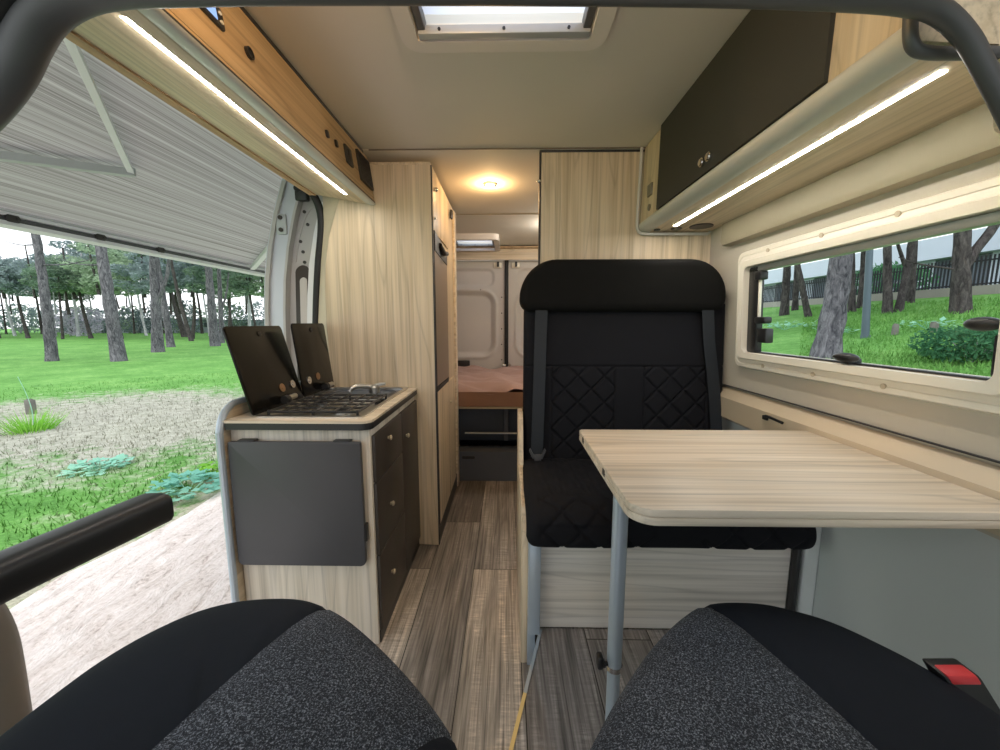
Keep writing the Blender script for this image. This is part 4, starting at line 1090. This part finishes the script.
def tree(name, label, base, d, lean_top, hgt, bk_mat, leaf_mat, crown_r, crown_kind=0, group=None, bend=(0, 0), forks=(), low=()):
    """trunk with root flare, optional forks, crown of needle tufts"""
    d *= .66
    t = thing(name, label, 'tree', base, group)
    tp_ = (base[0]+lean_top[0], base[1]+lean_top[1], base[2]+hgt)
    P_ = trunk_pts(base, tp_, bend, 12)
    rs = [d/2*lerp(1.0, .45, i/12)*(1.22 if i == 0 else (1.05 if i == 1 else 1)) for i in range(13)]
    Pc = catmull(P_, 2); rc = [lerp(rs[i//2], rs[min(i//2+1, 12)], (i % 2)/2) for i in range(len(Pc))]
    mb = MB().tube(Pc, rc, 14)
    for (f0, dx, dy, dz, fr_) in forks:
        i = int(f0*12); s = Vector(P_[i]); e = s+Vector((dx, dy, dz))
        mid_ = s.lerp(e, .5)+Vector((dx*.12, dy*.12, -dz*.05))
        mb.tube(catmull([s, mid_, e], 5), [d*fr_/2*lerp(1, .45, k/10) for k in range(11)], 10)
    # knobbly bark
    mb.xf(lambda x, y, z: (x+.03*d*math.sin(11*z+7*y), y+.03*d*math.sin(9*z+8*x), z))
    obj('trunk', mb, bk_mat, t, sharp=70)
    if crown_r:
        me = crown_mesh(crown_kind)
        o = bpy.data.objects.new('crown', me)
        if not me.materials: me.materials.append(M[leaf_mat])
        COL.objects.link(o); o.parent = t
        o.location = (lean_top[0], lean_top[1], hgt+crown_r*.1); s = crown_r/2.4; o.scale = (s, s, s*random.uniform(.8, 1.1)); o.rotation_euler = (0, 0, random.uniform(0, 6))
        o.material_slots[0].link = 'OBJECT'; o.material_slots[0].material = M[leaf_mat]
    for (z_, ang, L_) in low:
        bm2 = MB(); s = Vector(trunk_pts(base, tp_, bend, 12)[int(z_/hgt*12)])
        e = s+Vector((math.cos(ang)*L_, math.sin(ang)*L_*.4, L_*.12)); bm2.tube(catmull([s, s.lerp(e, .5)+Vector((0, 0, -.1)), e], 4), [.035*lerp(1, .3, k/8) for k in range(9)], 6)
        obj('bare_branch', bm2, bk_mat, t)
    return t
GL = 'trees beyond the awning'
tree('pine_tree', 'leaning grey pine trunk on the grass, the first one from the armrest side', (-18.96, 15.86, -.45), .57, (.25, 0, ), 9.5, 'bark', 'pine', 2.6, 0, GL, bend=(-.75, 0), low=((4.9, 3.0, 1.6),)) if False else None
def ltree(label, base, d, top_at, zt, hgt, mat_, crown_r, bend=0, forks=(), low=()):
    k = hgt/(zt-base[2]); ln = ((top_at-base[0])*k*.9, random.uniform(-.3, .3))
    return tree('pine_tree', label, base, d, ln, hgt, mat_, 'pine', crown_r, 0, GL, (bend, 0), forks, low)
ltree('curved grey pine trunk in the grass, standing alone before the dark blue pines', (-18.96, 15.86, -.45), .56, -19.03, 4.9, 9.5, 'bark', 2.8, .10, low=((5.0, 3.2, 1.4), (4.3, 0.1, 2.2)))
ltree('thick grey pine trunk with flared base leaning over the grass beside the lilac bush', (-16.17, 15.9, -.45), .72, -16.35, 4.5, 9.5, 'bark', 3.0, .05, low=((4.4, 3.1, 1.8),))
ltree('grey pine trunk with a thin pale side limb, in front of two leaning trunks', (-19.05, 20.94, -.45), .78, -18.65, 4.7, 10, 'bark', 3.2, -.10, forks=((.25, 1.15, .2, 3.9, .45),))
ltree('short leaning trunk just behind the trunk with the pale side limb', (-22.17, 25.37, -.45), .62, -22.4, 2.6, 9, 'bark', 2.8, .1)
ltree('thin dark trunk leaning strongly in the middle of the grove', (-27.71, 33.9, -.45), .50, -28.7, 6.6, 10, 'bark_dark', 2.8, -.2)
ltree('slanting dark trunk farther back in the grove', (-36.5, 43.7, -.45), .85, -37.5, 3.6, 10, 'bark_dark', 2.8, 0)
ltree('thick upright pine trunk just past the raised hob lids', (-20.03, 26.5, -.45), .84, -19.87, 5.4, 10, 'bark', 3.2, -.08)
ltree('slimmer trunk close behind the thick upright pine', (-22.56, 30.5, -.45), .55, -22.17, 6.0, 10, 'bark', 2.8, .1, forks=((.3, .9, 0, 3.0, .5),))
# a belt of pines beyond, each its own tree
BG = 'pines at the far edge of the park'
random.seed(21)
spots = []
for i in range(-9, 27):
    tx = 1.36-i*.0285; Y_ = (47, 38, 57)[i % 3]+random.uniform(-2, 2)
    Hh = min(7.2, 3.2+Y_*.075) if tx > 1.06 else Y_*.165+random.uniform(-.6, .6)
    spots.append((-tx*Y_+random.uniform(-.6, .6), Y_, 'pine_blue' if (i % 5 in (1, 4) or tx > 1.3) else 'pine', Hh, (3.2 if tx > 1.06 else 3.9)*Y_/47))
for i, (x, y, lm, h_, cr) in enumerate(spots):
    o = tree('pine_tree', 'bluish dark pine in the row at the far edge of the park' if lm == 'pine_blue' else 'green pine in the row at the far edge of the park', (x, y, -.45), random.uniform(.35, .6), (random.uniform(-.8, .8), 0), h_, 'bark_dark' if i % 3 else 'bark_pale', lm, cr, i % 3, BG+(', bluish' if lm == 'pine_blue' else ', green'), bend=(random.uniform(-.4, .4), 0))
    if True:
        c2 = o.children[-1].copy(); COL.objects.link(c2); c2.parent = o; c2.location = (random.uniform(-1.5, 1.5), random.uniform(-1, 1), h_*.66); c2.scale = tuple(s*.8 for s in c2.scale); c2.rotation_euler = (0, 0, random.uniform(0, 6))
        if x/y > -1.07 or i % 2:
            c3 = c2.copy(); COL.objects.link(c3); c3.parent = o; c3.location = (random.uniform(-2.5, 2.5), random.uniform(-1, 1), h_*.40); c3.scale = tuple(q*.8 for q in c2.scale); c3.rotation_euler = (0, 0, random.uniform(0, 6))
# low scrub and a bare lilac bush
def shrub(name, label, base, r, h_, mat_, n, size, group=None):
    m = leaves([((base[0]+random.uniform(-.4, .4)*r, base[1]+random.uniform(-.4, .4)*r, base[2]+h_*.5), (r*.75, r*.75, h_*.5)) for _ in range(4)], n, size, 1.0)
    t = thing(name, label, 'bush', base, group)
    obj('foliage', m, mat_, t, smooth=False, fixn=False)
    st = MB()
    for k in range(5):
        a = k*1.3; st.tube([(base[0], base[1], base[2]-.05), (base[0]+math.cos(a)*r*.4, base[1]+math.sin(a)*r*.4, base[2]+h_*.6)], [.02*r+.004, .006*r+.002], 6)
    obj('stem', st, 'bark_pale', t)
    return t
shrub('lilac_bush', 'bare pale lilac bush between the two nearest pine trunks', (-52.5, 47, -.45), 2.7, 3.6, 'lilac', 900, .22)
for i in range(-5, 17):
    x, y = -86+i*2.9+random.uniform(-.6, .6), 61+random.uniform(-3, 3)
    shrub('scrub_bush', 'bluish green scrub along the far edge of the park', (x, y, -.45), random.uniform(2.2, 3.0), random.uniform(3.0, 5.2), 'pine_blue' if i % 3 else 'pine', 420, .32, 'scrub along the far edge')
# pale low buildings on the horizon
for i, (x, y, wd, hh, lb) in enumerate(((-62, 62, 10, 2.1, 'long pale low building far beyond the grass'), (-44, 64, 7, 1.9, 'short pale low building far beyond the grass, behind the trunks'))):
    b_ = thing('low_building', lb, 'building', (x, y, -.45))
    obj('wall', MB().box(x-wd, x+wd, y, y+5, -.45, -.45+hh), 'bluewhite', b_, smooth=False)
    obj('roof', MB().box(x-wd-.3, x+wd+.3, y-.3, y+5.3, -.45+hh, -.25+hh), 'bldg_dark', b_, smooth=False)
    for k in range(6): obj('window', MB().box(x-wd+1+k*wd*.3, x-wd+2+k*wd*.3, y-.03, y+.05, .45, 1.2), 'bldg_dark', b_, smooth=False)

# weeds, tufts and the little post
def weed(name, label, base, r, h_, mat_, n, size, group=None):
    m = MB()
    for _ in range(n):
        a = random.uniform(0, 2*PI); rd = r*math.sqrt(random.random()); x = base[0]+rd*math.cos(a); y = base[1]+rd*math.sin(a)
        z = base[2]+h_*random.uniform(.25, 1)*(1-.5*rd/r)
        d = Vector((math.cos(a)+random.gauss(0, .6), math.sin(a)+random.gauss(0, .6), random.uniform(-.3, .5))).normalized(); e = d.cross(Vector((0, 0, 1))).normalized()
        s = size*random.uniform(.6, 1.3)
        m.add([(x, y, z), tuple(Vector((x, y, z))+d*s*.5+e*s*.42), tuple(Vector((x, y, z))+d*s), tuple(Vector((x, y, z))+d*s*.5-e*s*.42)], [(0, 1, 2, 3)])
    t = thing(name, label, 'plant', base, group)
    obj('leaf_mass', m, mat_, t, smooth=False, fixn=False)
    st = MB()
    for k in range(7):
        a = k*.9; st.tube([(base[0], base[1], base[2]-.02), (base[0]+math.cos(a)*r*.5, base[1]+math.sin(a)*r*.5, base[2]+h_*.6)], .004, 5)
    obj('stem', st, mat_, t)
    return t
weed('leafy_weed', 'blue-green broad-leaved weed at the edge of the gravel path', (-2.98, 3.42, -.45), .30, .17, 'weed', 150, .085)
weed('leafy_weed', 'lime green weed beside the blue-green one at the path edge', (-3.08, 3.86, -.45), .14, .14, 'lime', 60, .07)
weed('leafy_weed', 'small blue-green weed in the dry grass beyond the armrest', (-4.45, 4.0, -.45), .24, .08, 'weed', 130, .08)
tg_ = thing('grass_tuft', 'green grass tuft in front of the small wooden post in the dry grass', 'grass tuft', (-7.0, 5.45, -.45))
m = MB()
for _ in range(260):
    a = random.uniform(0, 2*PI); r = random.uniform(0, .25); h_ = random.uniform(.12, .34); x, y = -7.0+r*math.cos(a), 5.45+r*math.sin(a)
    o_ = random.uniform(.1, .3); m.add([(x-.008, y, -.46), (x+.008, y, -.46), (x+math.cos(a)*o_, y+math.sin(a)*o_, -.45+h_)], [(0, 1, 2)])
obj('blade_mass', m, 'lime', tg_, smooth=False, fixn=False)
obj('seed_stalk', MB().tube(catmull([(-6.95, 5.45, -.45), (-6.93, 5.45, -.15), (-6.98, 5.45, .12), (-7.06, 5.45, .35)], 4), [.006]*6+[.004]*7, 6), 'weed', tg_)
tag(obj('marker_post', MB().box(-8.34, -8.22, 6.46, 6.54, -.46, -.20, .008).box(-8.32, -8.24, 6.48, 6.52, -.2, -.185, .004), 'stump'), 'small dark wooden post standing behind the grass tuft', 'post')

# right: trees on the bank
def rtree(label, base, d, dx, hgt, crown_r, bend=0, forks=(), mat_='bark_dark'):
    return tree('bank_tree', label, base, d, (dx, random.uniform(-.2, .2)), hgt, mat_, 'pine_blue', crown_r, 1, 'trees on the bank', (bend, 0), forks)
rtree('thick pine trunk with patterned bark close outside the window', (6.06, 7.53, .46), .62, -1.6, 6.5, 2.0, .62, mat_='bark')
rtree('dark trunk by the window hinges, beside a thinner one', (11.26, 16.19, 1.44), .46, -.35, 6.5, 2.2)
rtree('thin dark trunk next to the leaning one behind the thick pine', (12.51, 17.4, 1.68), .34, -.35, 6.2, 2.0)
rtree('thin trunk leaning away behind the thick patterned pine', (10.67, 14.08, 1.33), .30, -2.2, 6.0, 2.0, .1)
rtree('dark trunk standing between the thick patterned pine and the lamp post', (11.47, 13.3, 1.48), .30, -.8, 6.2, 2.2)
rtree('dark trunk directly behind the lamp post', (12.29, 13.95, 1.64), .32, -.55, 6.2, 2.2)
rtree('straight dark trunk of a close pair past the lamp post', (11.09, 11.66, 1.41), .33, -.9, 6.2, 2.2)
rtree('leaning dark trunk of the close pair past the lamp post', (11.30, 11.59, 1.43), .28, .5, 6.2, 2.2)
rtree('dark forked trunk higher up the bank in front of the fence', (13.4, 13.65, 1.85), .38, .2, 6.2, 2.2, 0, ((.18, -.8, 0, 2.2, .5),))
rtree('thin dark trunk just below the forked trunk on the bank', (12.9, 12.89, 1.75), .24, -.6, 6.0, 2.0)
rtree('stout dark trunk with a big side limb beside the window latch', (10.95, 9.7, 1.38), .53, -.9, 6.4, 2.4, 0, ((.17, 1.35, 0, 3.4, .62), (.22, -1.2, .3, .35, .14)))
tag(obj('lamp_post', MB().tube([(7.76, 8.62, .70), (7.67, 8.62, 2.0), (7.49, 8.62, 4.6)], [.072, .062, .05], 14).tube([(7.76, 8.62, .70), (7.757, 8.62, .86)], .085, 14), 'post'), 'blue-grey lamp post leaning slightly on the bank', 'lamp post')
tag(obj('stump', MB().tube([(8.15, 8.39, .78), (8.15, 8.39, 1.06), (8.16, 8.39, 1.10)], [.062, .055, .04], 12), 'stump'), 'short wooden stump on the bank nearer the lamp post', 'stump')
tag(obj('stump', MB().tube([(8.53, 8.01, .84), (8.54, 8.01, 1.12), (8.54, 8.01, 1.15)], [.072, .064, .05], 12), 'stump'), 'short wooden stump on the bank nearer the dark bush', 'stump')
shrub('bush', 'dense dark green bush on the bank by the window latch', (6.75, 5.75, .56), .62, .52, 'bush', 2600, .045)
weed('leafy_weed', 'pale blue-green weeds on the bank beyond the window hinges', (8.5, 12.2, .93), .95, .30, 'weed', 160, .13)
weed('leafy_weed', 'pale blue-green weed beside the stump near the dark bush', (8.75, 8.3, .98), .5, .28, 'weed', 90, .10)
weed('leafy_weed', 'pale blue-green weed between the thick pine and the lamp post', (8.0, 9.6, .84), .45, .26, 'weed', 70, .10)
# wall, fence and the long building above it
fw = tag(obj('fence_wall', MB().box(14.0, 14.3, 2, 34, 1.6, 2.22), 'concrete'), 'low rendered wall along the top of the bank', 'wall')
fc = thing('fence', 'black railing fence on top of the low rendered wall', 'fence', (14.15, 18, 2.22))
obj('rail', MB().box(14.12, 14.18, 2, 34, 2.26, 2.30).box(14.12, 14.18, 2, 34, 2.94, 2.98), 'fence', fc, smooth=False)
pk = MB()
for k in range(300): pk.box(14.135, 14.165, 2.05+k*.106, 2.085+k*.106, 2.221, 3.10)
o_ = obj('picket_row', pk, 'fence', fc, smooth=False)
lb = thing('long_building', 'long pale building with bluish white roof band behind the fence', 'building', (24, 18, 2.0))
obj('facade', MB().box(22, 30, -4, 60, 1.9, 4.5), 'bldg_dark', lb, smooth=False)
obj('roof_band', MB().box(21.4, 30.5, -4.5, 60.5, 4.3, 5.35), 'bluewhite', lb, smooth=False)
for k in range(12): obj('window', MB().box(21.95, 22.05, 1+k*4, 2.6+k*4, 2.8, 4.3), 'bluewhite', lb, smooth=False)
shrub('hedge_bush', 'dark clipped hedge in front of the long building', (17.5, 19, 1.95), 2.0, 1.9, 'bush', 900, .16)

# ================================================================== LIGHT
wd = bpy.data.worlds.new('overcast'); SC.world = wd; wd.use_nodes = True
nt = wd.node_tree; nt.nodes.clear()
wo = nt.nodes.new('ShaderNodeOutputWorld'); bg = nt.nodes.new('ShaderNodeBackground')
tc = nt.nodes.new('ShaderNodeTexCoord'); sx_ = nt.nodes.new('ShaderNodeSeparateXYZ'); nt.links.new(tc.outputs['Generated'], sx_.inputs[0])
rp = nt.nodes.new('ShaderNodeValToRGB'); nt.links.new(sx_.outputs['Z'], rp.inputs[0])
rp.color_ramp.elements[0].position = 0.0; rp.color_ramp.elements[0].color = (.96, .98, 1, 1)
rp.color_ramp.elements[1].position = .7; rp.color_ramp.elements[1].color = (.80, .89, 1, 1)
nt.links.new(rp.outputs[0], bg.inputs[0]); bg.inputs[1].default_value = 1.2
nt.links.new(bg.outputs[0], wo.inputs[0])
sl = bpy.data.lights.new('sun', 'SUN'); sl.energy = 1.0; sl.angle = math.radians(50); sl.color = (1, .96, .90)
so = bpy.data.objects.new('sun', sl); COL.objects.link(so); so.rotation_euler = (math.radians(35), math.radians(-18), 0)

vs_ = SC.view_settings
SC.display_settings.display_device = 'sRGB'
vs_.view_transform = 'Standard'; vs_.look = 'None'; vs_.exposure = .82; vs_.gamma = 1.0; vs_.use_curve_mapping = False
cy = SC.cycles
cy.use_denoising = True; cy.max_bounces = 10; cy.diffuse_bounces = 6; cy.transparent_max_bounces = 12; cy.sample_clamp_indirect = 6
